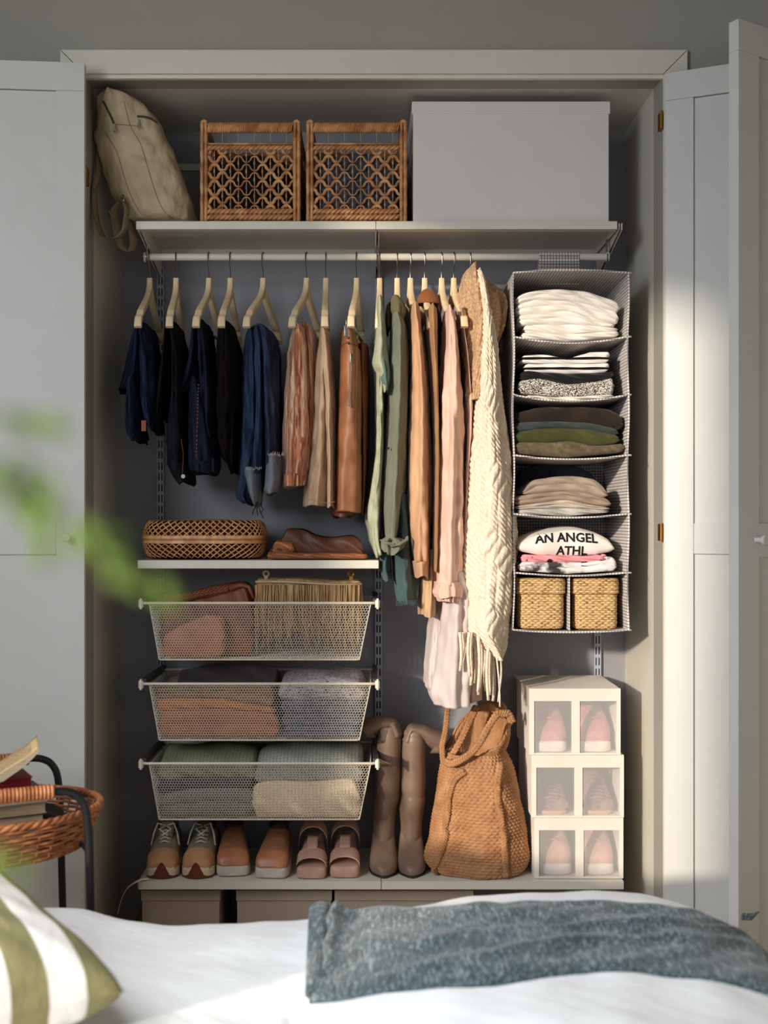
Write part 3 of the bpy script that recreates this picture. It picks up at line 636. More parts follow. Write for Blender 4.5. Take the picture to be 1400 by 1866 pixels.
def slab(tops, bots, yf, yb, layers=2, seed=0, bulge=.008, n=60, wr=.0034, z_at=None, hump=.0, round_=.012):
    """folded garment; tops and bots are front outline pixels; loft along x with layered front folds"""
    za = yf if z_at is None else z_at
    T = sorted(tops); B = sorted(bots); px = np.linspace(T[0][0], T[-1][0], n)
    tz = Z(interp(T, px)[0], za); bz = Z(np.interp(px, [b[0] for b in B], [b[1] for b in B]), za); xs = X(px, za)
    L = xs[-1]-xs[0]; nf, nt = 26, 14; R = []
    for i in range(n):
        s = min(xs[i]-xs[0], xs[-1]-xs[i])/round_; e_ = math.sqrt(max(0, 1-(1-min(s, 1))**2)) if s < 1 else 1
        mid = (tz[i]+bz[i])/2; hh = (tz[i]-bz[i])/2*(.25+.75*e_); ring = []
        y0 = yf+(1-e_)*.012+.003*math.sin(xs[i]*40+seed); y1 = yb-(1-e_)*.012
        for k in range(nf):
            t = k/(nf-1); b = abs(math.sin(PI*layers*(t+.02*math.sin(xs[i]*25+seed))*.999))**.45
            edge = (1-abs(2*t-1)**6)
            ring.append((xs[i]+wr*math.sin(t*9+seed), y0-bulge*b*(.4+.6*edge)+bulge*.6+wr*math.sin(xs[i]*70+t*7+seed), mid+hh*(2*t-1)))
        for k in range(1, nt):
            t = k/nt; ring.append((xs[i], y0+(y1-y0)*t, mid+hh+hump*math.sin(PI*t)+wr*1.2*math.sin(xs[i]*33+t*8+seed*2)*min(1, t*6)*min(1, (1-t)*6)))
        for k in range(5): ring.append((xs[i], y1+.004*math.sin(PI*k/4), mid+hh*(1-2*k/4)))
        for k in range(1, 6): ring.append((xs[i], y1+(y0-y1)*k/6, mid-hh))
        R.append(ring)
    mb = MB(); mb.rings(R); return mb
def fold(name, label, cat, tops, bots, yf, yb, m, grp=None, **kw): return solo(name, slab(tops, bots, yf, yb, **kw), m, label, cat, grp, smooth=2)
wc = cloth('white_cotton', (244, 238, 230), (232, 224, 214), ns=6)
wg = 'white tops folded in the top compartment'
def line(a, b, sag): return [(a[0], a[1]), ((a[0]+b[0])/2, (a[1]+b[1])/2+sag), (b[0], b[1])]
WL = [[(946, 616), (1035, 622), (1128, 613)], [(950, 606), (1035, 608), (1128, 602)], [(956, 592), (1035, 590), (1126, 597)], [(946, 574), (985, 572), (1035, 566), (1120, 590)], [(942, 555), (985, 545), (1040, 548), (1085, 556), (1128, 570)], [(942, 540), (960, 533), (1000, 527), (1060, 530), (1110, 545), (1130, 554)]]
WLb = ['lowest, thin', 'second from the bottom', 'third from the bottom', 'fourth from its bottom', 'topmost, with a rumpled edge']
for i in range(5): fold('folded_shirt', 'white top in the highest compartment, '+WLb[i]+' of the pile', 'top', WL[i+1], [(p[0], p[1]-.2) for p in WL[i]], OF+.025+.004*(i % 2), OB-.04, wc, wg, layers=1 if i in (0, 1) else 2, seed=i, bulge=.009)
stm = NT('black_white_stripe', .85, 0, .2); sp = stm.n('ShaderNodeSeparateXYZ'); stm.l(stm.coord('Object'), sp.inputs[0])
stm.col(stm.ramp(stm.math('FRACT', stm.math('ADD', stm.math('MULTIPLY', sp.outputs[2], 40), .15)), [(0, S((232, 226, 222))), (.66, S((18, 17, 22)))], 'CONSTANT'))
spk = NT('black_white_speckle', .9, 0, .2); vn = spk.noise(spk.coord('Object', (1, 1, 1.6)), 260, 2); spk.col(spk.ramp(vn, [(.49, S((24, 23, 28))), (.52, S((226, 220, 210)))]))
blk = cloth('black_jersey', (24, 22, 28), ns=8)
sgp = 'black and white tops in the second compartment'
fold('folded_shirt', 'thin cream striped top at the bottom of the second compartment', 'top', [(962, 720), (1020, 723), (1060, 722), (1118, 718)], [(962, 724), (1035, 731), (1118, 723)], OF+.02, OB-.05, wc, sgp, layers=1, seed=2)
fold('folded_sweater', 'black and white speckled knit folded under the striped tops', 'sweater', [(946, 694), (985, 690), (1035, 700), (1080, 696), (1120, 688)], [(944, 716), (980, 719), (1035, 723), (1060, 721), (1126, 718)], OF+.02, OB-.04, spk.m, sgp, layers=2, seed=3)
fold('folded_shirt', 'plain black jersey top between the speckled knit and the stripes', 'top', [(948, 680), (960, 676), (1035, 682), (1085, 680), (1119, 677)], [(948, 692), (985, 689), (1035, 699), (1080, 695), (1119, 688)], OF+.025, OB-.05, blk, sgp, layers=1, seed=4)
fold('folded_shirt', 'black and white striped top with a pale underside, lower of the two', 'top', [(956, 663), (1035, 663), (1110, 662)], [(956, 676), (1035, 681), (1110, 678)], OF+.03, OB-.05, stm.m, sgp, layers=1, seed=5)
fold('folded_shirt', 'black and white striped top with a raised right end, topmost of its pile', 'top', [(950, 648), (980, 646), (1035, 652), (1060, 646), (1085, 640), (1111, 640)], [(950, 660), (1035, 662.5), (1110, 660)], OF+.03, OB-.05, stm.m, sgp, layers=1, seed=6)
ogp = 'dark olive and brown tops in the third compartment'
oc = [cloth('brown_tweed', (112, 100, 78), (88, 78, 60), ns=60), cloth('moss_wool', (78, 78, 40), (62, 62, 32), ns=8), cloth('slate_knit', (64, 72, 70), (50, 58, 58), ns=20), cloth('chocolate_wool', (48, 36, 28), (36, 27, 23), ns=9)]
ob = [[(936, 826), (1035, 834), (1142, 824)], [(936, 806), (1000, 806), (1035, 804), (1085, 812), (1140, 808)], [(936, 788), (1000, 780), (1060, 782), (1130, 795)], [(936, 770), (1000, 768), (1060, 770), (1128, 783)], [(940, 752), (1000, 742), (1060, 742), (1110, 746), (1136, 758)]]
for i, q in enumerate(('brown tweed sweater at the bottom of the third compartment', 'moss green wool top above the brown tweed', 'slate green knit above the moss green wool', 'dark chocolate top on the dark pile')):
    fold('folded_sweater', q, 'sweater', ob[i+1], [(p[0], p[1]-.5) for p in ob[i]], OF+.015+.003*i, OB-.04, oc[i], ogp, layers=1, seed=10+i, bulge=.012, round_=.02)
ggp = 'greige sweaters in the fourth compartment'
gc = [cloth('light_grey_jersey', (196, 190, 184), ns=12), cloth('oat_jersey', (200, 188, 172), ns=12), cloth('mushroom_wool', (170, 148, 132), (150, 130, 116), ns=12), cloth('mink_wool', (178, 160, 144), (152, 134, 122), ns=12), cloth('charcoal_knit', (60, 60, 72), ns=12)]
gb = [[(942, 937), (1035, 941), (1112, 934)], [(944, 929), (1000, 927), (1035, 926), (1110, 930)], [(940, 922), (990, 916), (1030, 911), (1080, 920), (1112, 924)], [(938, 905), (990, 898), (1030, 895), (1080, 900), (1115, 912)], [(954, 893), (980, 874), (1035, 868), (1080, 873), (1108, 896)]]
for i, q in enumerate(('pale grey jersey at the bottom of the fourth compartment', 'oat jersey above the pale grey one', 'mushroom sweater above the oat jersey', 'mink sweater with sloping sides on top of the greige pile')):
    fold('folded_sweater', q, 'sweater', gb[i+1], [(p[0], p[1]-.4) for p in gb[i]], OF+.02+.004*i, OB-.05, gc[i], ggp, layers=2 if i else 1, seed=20+i, bulge=.010, round_=.022)
fold('folded_sweater', 'dark charcoal knit at the back of the fourth compartment', 'sweater', [(945, 860), (1000, 846), (1050, 850), (1088, 866)], [(945, 930), (1088, 930)], .34, OB-.02, gc[4], ggp, layers=2, seed=27, z_at=.34, round_=.02)
# graphic tees
pgp = 'printed tops in the fifth compartment'
tie = NT('tie_dye', .85, 0, .2); vn = tie.noise(tie.coord('Object', (1, 1, 1)), 14, 3); tie.col(tie.ramp(vn, [(.40, S((70, 62, 66))), (.50, S((226, 222, 220)))]))
fold('folded_shirt', 'white and black tie-dyed top at the bottom of the fifth compartment', 'top', [(946, 1024), (1000, 1024), (1060, 1025), (1110, 1014), (1124, 1024)], [(944, 1040), (1035, 1046), (1124, 1040)], OF+.02, OB-.05, tie.m, pgp, layers=2, seed=30)
pinkm = NT('pink_print', .8, 0, .2); vn = pinkm.noise(pinkm.coord('Object', (1, 1, 1)), 26, 1); pinkm.col(pinkm.ramp(vn, [(.36, S((30, 24, 32))), (.40, S((236, 150, 160)))]))
fold('folded_shirt', 'pink top with dark shapes, squeezed between two white ones', 'top', [(950, 1010), (1000, 1012), (1060, 1013), (1105, 1009)], [(950, 1024), (1035, 1024.5), (1105, 1022)], OF+.018, OB-.05, pinkm.m, pgp, layers=1, seed=31)
tr = thing('folded_tee', 'white tee with large black lettering, topmost in the fifth compartment', 'tee', (X(1030, OF), OF+.2, Z(1010, OF)), pgp)
teeT = [(944, 992), (975, 978), (1010, 970), (1045, 966), (1085, 973), (1110, 984), (1121, 996)]; teeB = [(944, 1004), (980, 1011), (1035, 1012.5), (1085, 1011), (1121, 1004)]
part('tee_body', slab(teeT, teeB, OF+.022, OB-.05, layers=1, seed=32, bulge=.016, hump=.012, round_=.02, wr=.0008), wc, tr, smooth=2)
def textmesh(body, size, mapf, name, mt, parent, bold=.018):
    c = bpy.data.curves.new(name, 'FONT'); c.body = body; c.size = size; c.offset = bold*size; c.resolution_u = 2; c.align_x = 'CENTER'
    o = bpy.data.objects.new(name, c); COL.objects.link(o); dg = bpy.context.evaluated_depsgraph_get(); dg.update()
    me = bpy.data.meshes.new_from_object(o.evaluated_get(dg)); bpy.data.objects.remove(o)
    bm = bmesh.new(); bm.from_mesh(me); bmesh.ops.triangulate(bm, faces=bm.faces); bmesh.ops.subdivide_edges(bm, edges=[e for e in bm.edges if e.calc_length() > size*.2], cuts=2, use_grid_fill=True); 
    org = ORG[parent.name]
    for v in bm.verts: v.co = Vector(mapf(v.co.x, v.co.y))-org
    bm.to_mesh(me); bm.free(); me.materials.clear(); me.materials.append(mt)
    p = bpy.data.objects.new(name, me); COL.objects.link(p); p.parent = parent; ORG[p.name] = org; return p
ink = mat('black_ink', (22, 22, 30), rough=.8)
from mathutils.bvhtree import BVHTree
tb = [o for o in tr.children if o.name.startswith('tee_body')][0].data
bvh = BVHTree.FromPolygons([v.co+ORG[tr.name] for v in tb.vertices], [tuple(p.vertices) for p in tb.polygons])
def teemap(cx, py0, arch):
    def f(x, y):
        px = cx+x; q = py0-y-arch*(1-((px-1035)/85)**2); z = Z(q, OF+.022); xx = X(px, OF+.022)
        for _ in range(60):
            h = bvh.ray_cast(Vector((xx, -.2, z)), Vector((0, 1, 0)))
            if h[0] is not None and h[0].y < OF+.10: return (h[0].x, h[0].y-.0016, z+.0006)
            z -= .0006
        return (xx, OF+.02, z)
    return f
textmesh('AN ANGEL', 23, teemap(1032, 994, 7), 'lettering', ink, tr, .03); textmesh('ATHL', 22, teemap(1042, 1013, 2), 'lettering', ink, tr, .03)
# small seagrass boxes
def weave(name, c, c2, c3, fu=300, fv=420, bump=.9):
    m = NT(name, .6, 0, .35); sp = m.n('ShaderNodeSeparateXYZ'); m.l(m.coord('UV'), sp.inputs[0])
    a = m.math('SINE', m.math('MULTIPLY', sp.outputs[0], fu)); b = m.math('SINE', m.math('MULTIPLY', sp.outputs[1], fv)); h = m.math('MULTIPLY', a, b)
    h2 = m.math('ADD', m.math('MULTIPLY', h, .30), m.math('MULTIPLY', m.math('ABSOLUTE', b), .30)); n_ = m.noise(m.coord('Object', (1, 1, 3)), 60, 4)
    hh = m.math('ADD', h2, n_); m.col(m.ramp(hh, [(.35, S(c3)), (.6, S(c2)), (.95, S(c))])); m.bump(hh, bump, .003); return m.m
sea = weave('seagrass', (222, 190, 140), (188, 148, 98), (108, 76, 44))
for i, (a, b) in enumerate(((941, 1033), (1043, 1131))):
    r = thing('seagrass_box', ('left' if i == 0 else 'right')+' lidded seagrass box in the bottom organizer compartment', 'box', (X((a+b)/2, OF), OF+.16, zlev(6, .5, OF)), 'seagrass boxes in the organizer')
    def rb(x0, x1, y0, y1, z0, z1, rad, nm):
        R = []; H = z1-z0; nz_ = 26
        for k in range(nz_+1):
            t = k/nz_; ins = rad*.35*(1-min(1, min(t, 1-t)*8))**2; row = []
            rip = .0022*abs(math.sin(t*H*420/2))
            cx, cy, hx, hy = (x0+x1)/2, (y0+y1)/2, (x1-x0)/2-ins+rip, (y1-y0)/2-ins+rip
            for q in range(120):
                an = q*2*PI/120; c, s_ = math.cos(an), math.sin(an); k_ = (abs(c)**8+abs(s_)**8)**(-1/8)
                d_ = .0012*math.sin(q*2*PI/120*30*1+k*PI); row.append((cx+(hx+d_)*c*k_, cy+(hy+d_)*s_*k_, z0+H*t))
            R.append(row)
        m_ = MB(); m_.rings(R); part(nm, m_, sea, r, smooth=2)
    yF = OF+.02; z0 = zlev(6, .2+.5*i, OF)+.003
    rb(X(a+5, yF), X(b-3, yF), yF+.004, yF+.28, z0, Z(1078, yF), .02, 'box_body'); rb(X(a, yF), X(b, yF), yF-.002, yF+.286, Z(1084, yF), Z(1054, yF), .02, 'lid')

# ------------------------------------------------------------------ top shelf: white box, wicker baskets, backpack
cb = mat('white_card', (226, 218, 216), rough=.7, ns=4, var=.02, bs=300, bump=.05)
yB = SY0+.015; r = thing('storage_box', 'large white lidded cardboard box on the upper shelf', 'box', (X(931, yB), yB+.18, ZU))
bx0, bx1 = X(753, yB), X(1110, yB); bt_ = Z(185, yB)
mb = MB(); mb.box(bx0, bx1, yB+.003, yB+.37, ZU+.001, bt_-.02); part('box_body', mb, cb, r, smooth=False, bevel=.0015)
mb = MB(); mb.box(bx0-.004, bx1+.004, yB-.001, yB+.374, bt_-.041, bt_); part('lid', mb, cb, r, smooth=False, bevel=.002)
wk = mat('rattan', (214, 158, 108), (158, 102, 62), rough=.5, ns=24, bs=160, bump=.25, spec=.4); wk2 = mat('rattan_wire', (176, 150, 120), rough=.5, ns=40)
def braid(mb, p0, p1, r, up, pitch=.020):
    p0, p1 = np.array(p0), np.array(p1); L = np.linalg.norm(p1-p0); d = (p1-p0)/L; up = np.array(up, float); side = np.cross(d, up); n_ = max(4, int(L/pitch*1.25))
    for k in range(n_):
        c = p0+d*(k+.5)*L/n_; h = min(pitch*.8, L/2); t0 = max(-h, -np.dot(c-p0, d)); t1 = min(h, L-np.dot(c-p0, d))
        P = [c+d*t0-up*r*.75, c+d*t0*.45-up*r*.42+side*r*.35, c+side*r*.55, c+d*t1*.45+up*r*.42+side*r*.35, c+d*t1+up*r*.75]
        mb.tube(P, [r*.22, r*.5, r*.58, r*.5, r*.22], 6, up=side)
def crate(a, b, idx):
    yF = SY0+.012; x0, x1 = X(a, yF), X(b, yF); D = .33; H = Z(226, yF)-ZU; z0 = ZU+.003
    r = thing('wicker_basket', ('left open-weave rattan basket on the upper shelf, next to the backpack', 'right open-weave rattan basket on the upper shelf, next to the white box')[idx], 'basket', ((x0+x1)/2, yF+D/2, ZU), 'rattan baskets on the upper shelf')
    zb_, zl, zt_ = z0+.042, z0+H*.715, z0+H
    for (p, q, out) in (((x0, yF), (x1, yF), (0, -1)), ((x1, yF), (x1, yF+D), (1, 0)), ((x1, yF+D), (x0, yF+D), (0, 1)), ((x0, yF+D), (x0, yF), (-1, 0))):
        p, q = np.array(p), np.array(q); L = np.linalg.norm(q-p); d = (q-p)/L
        def pt(u, z, o=0): return (p[0]+d[0]*u+out[0]*o, p[1]+d[1]*u+out[1]*o, z)
        m_ = MB(); nc = 11 if L < .34 else 11; pc = (L-.016)/nc; nl = 8; pz = (zl-zb_)/(nl-1)
        for k in range(nl):
            t = np.linspace(.008, L-.008, nc*9); cw = np.cos((t-.008)/pc*PI); zz = zb_+k*pz+(-1)**k*pz*.37*np.sign(cw)*np.abs(cw)**.55
            m_.tube([pt(u, z, .003*math.sin((u-.008)/pc*PI+k*PI)) for u, z in zip(t, zz)], .0056, 8, flat=.42, up=(0, 0, 1))
            for j_ in range(nc):
                if (j_+k) % 2 == 0 and k < nl-1: uu = .008+(j_+(1 if k % 2 == 0 else 1))*pc-.0*pc; m_.tube([pt(uu, zb_+(k+.25)*pz, .005), pt(uu, zb_+(k+.75)*pz, .005)], .0030, 5)
        part('woven_lattice', m_, wk, r, smooth=2)
        m_ = MB()
        for j_ in range(1, nc): m_.tube([pt(.008+j_*pc, z0+.01, -.001), pt(.008+j_*pc, zt_-.015 if j_ % 2 == 0 else zl, -.001)], .0016, 5)
        part('upright_wire', m_, wk2, r)
        m_ = MB(); braid(m_, pt(.01, z0+.013, .001), pt(L-.01, z0+.013, .001), .011, (0, 0, 1)); braid(m_, pt(.01, z0+.032, .001), pt(L-.01, z0+.032, .001), .011, (0, 0, 1)); part('braided_base', m_, wk, r, smooth=2)
        m_ = MB(); braid(m_, pt(.01, zl+.010, .001), pt(L-.01, zl+.010, .001), .010, (0, 0, 1)); m_.tube([pt(.008, zl+.024), pt(L-.008, zl+.024)], .0035, 6); part('braided_band', m_, wk, r, smooth=2)
        m_ = MB(); nw = int(L/.0066); rn = random.Random(idx*5+1)
        for j_ in range(nw):
            u = .014+(L-.028)*(j_+.5)/nw; sl = .003+rn.uniform(-.001, .001)
            m_.tube([pt(u+sl*math.sin(an), zt_-.015+.015*math.sin(an), .010*math.cos(an)) for an in np.linspace(0, 2*PI, 11)[:-1]], .0038, 5, closed=True)
        part('wrapped_rim', m_, wk, r, smooth=2)
    for cx, cy in ((x0, yF), (x1, yF), (x1, yF+D), (x0, yF+D)):
        m_ = MB()
        for o_ in (-.0065, .0065):
            m_.tube([(cx+o_, cy-.003+.002*math.sin(z*60), z) for z in np.linspace(z0-.002, zt_+.0, 24)], [.0062+.0008*math.sin(k*1.7) for k in range(24)], 8)
        m_.tube([(cx+.0065*math.cos(an), cy-.003, zt_+.006*math.sin(an)) for an in np.linspace(0, PI, 8)], .006, 8)
        part('corner_post', m_, wk, r, smooth=2)
    m_ = MB(); m_.box(x0+.01, x1-.01, yF+.01, yF+D-.01, z0, z0+.008); part('basket_floor', m_, wk, r)
    return x0, x1, yF, D, z0
for idx, (a, b) in enumerate(((372, 541), (565, 735))):
    x0, x1, yF, D, z0 = crate(a, b, idx)
    fm = (cloth('black_wool', (26, 24, 30), ns=9), cloth('blue_grey_knit', (84, 94, 112), (60, 68, 86), ns=30))[idx]
    nm = ('folded_shawl', 'folded_sweater')[idx]; R = []
    pk_ = .232 if idx == 0 else .238
    for t in np.linspace(0, 1, 24):
        k_ = (1-abs(2*t-1)**4)**.25; row = []
        for q in range(48):
            an = q*2*PI/48; c, s_ = math.cos(an), math.sin(an); e8 = (abs(c)**5+abs(s_)**5)**(-1/5)
            row.append(((x0+x1)/2+((x1-x0)/2-.016)*c*e8*(k_*.5+.5)+.004*math.sin(t*14+q*.4), yF+D/2+(D/2-.016)*s_*e8*(k_*.5+.5)+.004*math.sin(t*11+q*.5), z0+.01+pk_*t-(.03*(abs(c)**2) if t > .85 else 0)))
        R.append(row)
    mb = MB(); mb.rings(R); solo(nm, mb, fm, ('black wool shawl stuffed in the left rattan basket', 'blue-grey knit stuffed in the right rattan basket')[idx], ('shawl', 'sweater')[idx], smooth=2)

# backpack leaning on the left niche wall
bpm = mat('sand_nylon', (188, 172, 142), (168, 152, 124), rough=.6, ns=7, bs=26, bump=.5, bdist=.012, spec=.3); strapm = mat('taupe_webbing', (132, 116, 90), rough=.75, ns=20, bs=600, bump=.4)
r = thing('backpack', 'sand coloured nylon backpack leaning against the niche wall', 'backpack', (X(300, .3), .30, ZU))
keys = [(168, 205, 212, .03, .22), (172, 190, 235, .03, .23), (182, 178, 262, .03, .24), (200, 176, 282, .03, .25), (240, 178, 303, .04, .27), (280, 182, 320, .05, .29), (320, 196, 336, .07, .32), (350, 208, 346, .09, .36), (375, 226, 355, .11, .39), (395, 236, 360, .12, .40), (404, 248, 357, .13, .40)]
def bpd(TH, ZL, T):
    f = .010*np.exp(-((T-.42-.12*np.sin(TH*1.5))/.05)**2)*np.sin(TH*2+1)
    f += .006*nz(TH*2.5+ZL*7, ZL*18, 2)+.0022*nz(TH*6, ZL*40, 5); f += -.006*np.exp(-((TH-4.75+ZL*1.2)/.10)**2); return f
mb = MB(); P = drape(keys, yf=.11, yb=.42, n=120, m=110, k=3, amp=.003, seed=50, hem=0, disp=bpd, pw=2.5, wav=.001); 
P[..., 2] = np.maximum(P[..., 2], ZU+.002); mb.rings(P); part('bag_body', mb, bpm, r, smooth=2)
def band(mb, pts, wd, th=.0018, wdir=(0, 1, 0)):
    Q = np.array(interp([(i, *p) for i, p in enumerate(pts)], np.linspace(0, len(pts)-1, len(pts)*7))).T; wv = np.array(wdir, float)*wd/2
    P = np.stack([Q-wv, Q, Q+wv], 1); tv = np.gradient(Q, axis=0); tv /= np.linalg.norm(tv, axis=1, keepdims=True); nn = np.cross(tv, np.array(wdir, float)); nn /= np.maximum(np.linalg.norm(nn, axis=1, keepdims=True), 1e-6)
    k = mb.n; Q2 = P+nn[:, None, :]*th; return mb.thick(P, nn[:, None, :]*th)
mb = MB(); band(mb, [W(178, 262, .14), W(180, 310, .10), W(172, 350, .08), W(176, 400, .07), W(190, 432, .06), W(210, 434, .05), W(228, 415, .06), W(232, 385, .09), W(224, 360, .12)], .030, wdir=(.35, .93, .12)); part('shoulder_strap', mb, strapm, r, smooth=2, label='taupe webbing strap')
mb = MB(); band(mb, [W(222, 365, .13), W(208, 386, .12), W(212, 420, .13), W(222, 450, .15), W(236, 458, .17), W(244, 440, .18), W(236, 400, .19)], .034, wdir=(.6, .75, .25)); part('shoulder_strap', mb, strapm, r, smooth=2, label='taupe webbing strap')
for c in ((170, 350, .075), (200, 388, .11), (224, 362, .10)):
    mb = MB(); c0 = W(*c); mb.tube([c0+Vector((.004*math.cos(a), -.004*math.cos(a), .012*math.sin(a))) for a in np.linspace(0, 2*PI, 14)[:-1]], .002, 6, closed=True); part('buckle', mb, chrome, r)
zm = mat('zip_tape', (70, 62, 52), rough=.6)
bagbv = bvh_of(P)
for q in ([(188, 184), (196, 200), (204, 216), (208, 226)], [(250, 212), (262, 213), (274, 216), (286, 224)]):
    mb = MB(); Q = np.array(interp([(i, a, b) for i, (a, b) in enumerate(q)], np.linspace(0, len(q)-1, 16))).T; mb.tube([onto(bagbv, a, b, .001, .14) for a, b in Q], .0038, 6); part('zipper', mb, zm, r, label='dark zip')
for q in ((209, 232), (253, 224)):
    mb = MB(); c0 = onto(bagbv, q[0], q[1], .006, .14); mb.obox(c0, (.003, 0, 0), (0, .0015, 0), (0, 0, .012)); mb.tube([c0+Vector((.005*math.cos(a), -.002, -.012+.006*math.sin(a))) for a in np.linspace(0, 2*PI, 10)[:-1]], .0014, 5, closed=True); part('zip_pull', mb, chrome, r)
for q in ([(226, 184), (238, 230), (256, 262), (268, 300), (280, 340), (296, 380), (316, 400)], [(192, 240), (214, 280), (226, 320), (240, 360), (262, 398)], [(208, 226), (232, 228), (250, 230)]):
    mb = MB(); Q = np.array(interp([(i, a, b) for i, (a, b) in enumerate(q)], np.linspace(0, len(q)-1, len(q)*4))).T
    mb.tube([onto(bagbv, a, b, .0004, .16) for a, b in Q], .0012, 5); part('seam', mb, strapm, r)

# ------------------------------------------------------------------ middle shelf: rattan case and leather pouch
rt = mat('bamboo_strip', (228, 172, 118), (190, 128, 78), rough=.45, ns=40, bs=200, bump=.2, spec=.5)
yF = SY0+.02; cx, cy = X(375, yF+.14), yF+.145; hx = (X(487, cy)-X(266, cy))/2; hy = .14; z0 = ZM+.002; H = Z(946, cy-.03)-z0
r = thing('bamboo_case', 'oblong woven bamboo case with an open lattice, on the short shelf', 'case', (cx, cy, ZM))
def surf(u, v):   # u around, v 0..1 height
    c, s_ = math.cos(u), math.sin(u); e_ = (abs(c)**3.4+abs(s_)**3.4)**(-1/3.4); k_ = (1-abs(2*v-1)**2.6)**(1/2.4) if 0 < v < 1 else 0; k_ = .72+.28*k_ if 0.02 < v < .98 else .72
    return np.array((cx+(hx-.07*(1-k_)/.28*.6)*c*e_, cy+(hy-.07*(1-k_)/.28*.6)*s_*e_, z0+H*v))
NS = 58
for nm, (v0, v1) in (('lower_weave', (.03, .42)), ('upper_weave', (.56, .97))):
    mb = MB()
    for s_ in (-1, 1):
        for k in range(NS):
            P = [surf(2*PI*k/NS+s_*t*.30, v0+(v1-v0)*t)+(0, 0, 0) for t in np.linspace(0, 1, 9)]
            P = [p+(np.array((cx, cy, p[2]))-p)*(.004 if s_ > 0 else .012) for p in P]; mb.tube(P, .0027, 4, flat=.5, up=(0, 0, 1))
    part(nm, mb, rt, r, smooth=2)
for v, hgt in ((.455, .010), (.525, .010)):
    mb = MB(); R = []
    for dz, o_ in ((-hgt, 0), (-hgt*.9, .003), (hgt*.9, .003), (hgt, 0)): R.append([surf(q*2*PI/96, .49)+np.array((math.cos(q*2*PI/96)*o_, math.sin(q*2*PI/96)*o_, 0))+np.array((0, 0, (v-.49)*H+dz*.92)) for q in range(96)])
    mb.rings(R, False, False); part('rim_band', mb, rt, r, smooth=30)
for v, nm in ((.965, 'case_top'), (.03, 'case_base')):
    mb = MB(); R = [[surf(q*2*PI/96, v)*k_+np.array((cx, cy, surf(q*2*PI/96, v)[2]))*(1-k_)+np.array((0, 0, .006*(1-k_)*(1 if v > .5 else -.3))) for q in range(96)] for k_ in (1.0, .9, .5, .05)]; mb.rings(R, False, True); part(nm, mb, rt, r, smooth=2)
mb = MB(); R = [[surf(q*2*PI/64, v)*.94+np.array((cx, cy, surf(q*2*PI/64, v)[2]))*.06 for q in range(64)] for v in np.linspace(.05, .95, 12)]; mb.rings(R); part('lining', mb, mat('case_inner_shade', (66, 34, 22), rough=.9), r, smooth=2)  # solid dark body added inside the empty case so lattice holes look shaded
lb_ = mat('chocolate_leather', (96, 56, 38), (70, 34, 24), rough=.52, ns=10, bs=140, bump=.3, spec=.5); cop = mat('copper_leather', (168, 104, 66), (134, 78, 48), rough=.38, ns=14, bs=220, bump=.5, metal=.15)
r = thing('leather_pouch', 'flattened chocolate leather pouch with a copper base on the short shelf', 'pouch', (X(578, .25), .25, ZM))
part('pouch_body', slab([(492, 998), (512, 982), (523, 963), (545, 964), (575, 976), (600, 980), (640, 976), (655, 986), (664, 1002)], [(492, 1014), (664, 1014)], SY0+.05, SY0+.24, layers=1, seed=5, bulge=.014, wr=.003, hump=-.02), lb_, r, smooth=2)
part('pouch_base', slab([(486, 1006), (520, 1007), (580, 1008), (640, 1008), (670, 1010)], [(486, 1019), (670, 1019)], SY0+.02, SY0+.27, layers=1, seed=6, bulge=.010, wr=.002), cop, r, smooth=2)
part('pouch_flap', slab([(496, 996), (505, 986), (530, 988), (537, 1000)], [(496, 1010), (537, 1010)], SY0+.038, SY0+.14, layers=1, seed=7, bulge=.006), cop, r, smooth=2)

# ------------------------------------------------------------------ mesh drawers
dm = mat('drawer_enamel', (214, 204, 188), rough=.4, ns=5, var=.02, spec=.5); runm = mat('runner_steel', (70, 68, 76), rough=.5, ns=5)
def hexmesh(mb, O, U, V_, nu, nv, map_, r=.00058):
    """hexagonal wire mesh in a unit square mapped by map_(u, v)"""
    seg = set(); cw = 1.0/nu; rh = 1.0/nv
    def pt(i, j, k): return (round((i+(.5 if j % 2 else 0)+k[0])*cw, 5), round((j+k[1])*rh, 5))
    for j in range(nv+1):
        for i in range(-1, nu+1):
            a = pt(i, j, (0, 0)); b = pt(i, j, (.5, .33)); c_ = pt(i, j, (1, 0)); d = pt(i, j, (.5, 1.0-0.0)); 
            seg.add((a, b)); seg.add((b, c_)); seg.add((b, (b[0], round((j+1)*rh, 5))))
    for a, b in seg:
        if min(a[0], b[0]) < -.001 or max(a[0], b[0]) > 1.001 or max(a[1], b[1]) > 1.001: continue
        p, q = np.array(map_(*a)), np.array(map_(*b)); d = q-p; L = np.linalg.norm(d)
        if L < 1e-6: continue
        d /= L; n1 = np.cross(d, MBN); n1 /= np.linalg.norm(n1); 
        V = [p+n1*r, p-n1*r, q-n1*r, q+n1*r]; W2 = [v+MBN*r*1.2 for v in V]
        mb.add(V+W2, [[0, 1, 2, 3], [7, 6, 5, 4], [0, 3, 7, 4], [1, 5, 6, 2]])
DF, DBk = SY0+.002, SY0+.37; dz_ = Z(1203, DF)-Z(1100, DF)   # negative
tx0, tx1, bx0_, bx1_ = X(272, DF), X(676, DF), X(289, DF), X(655, DF)
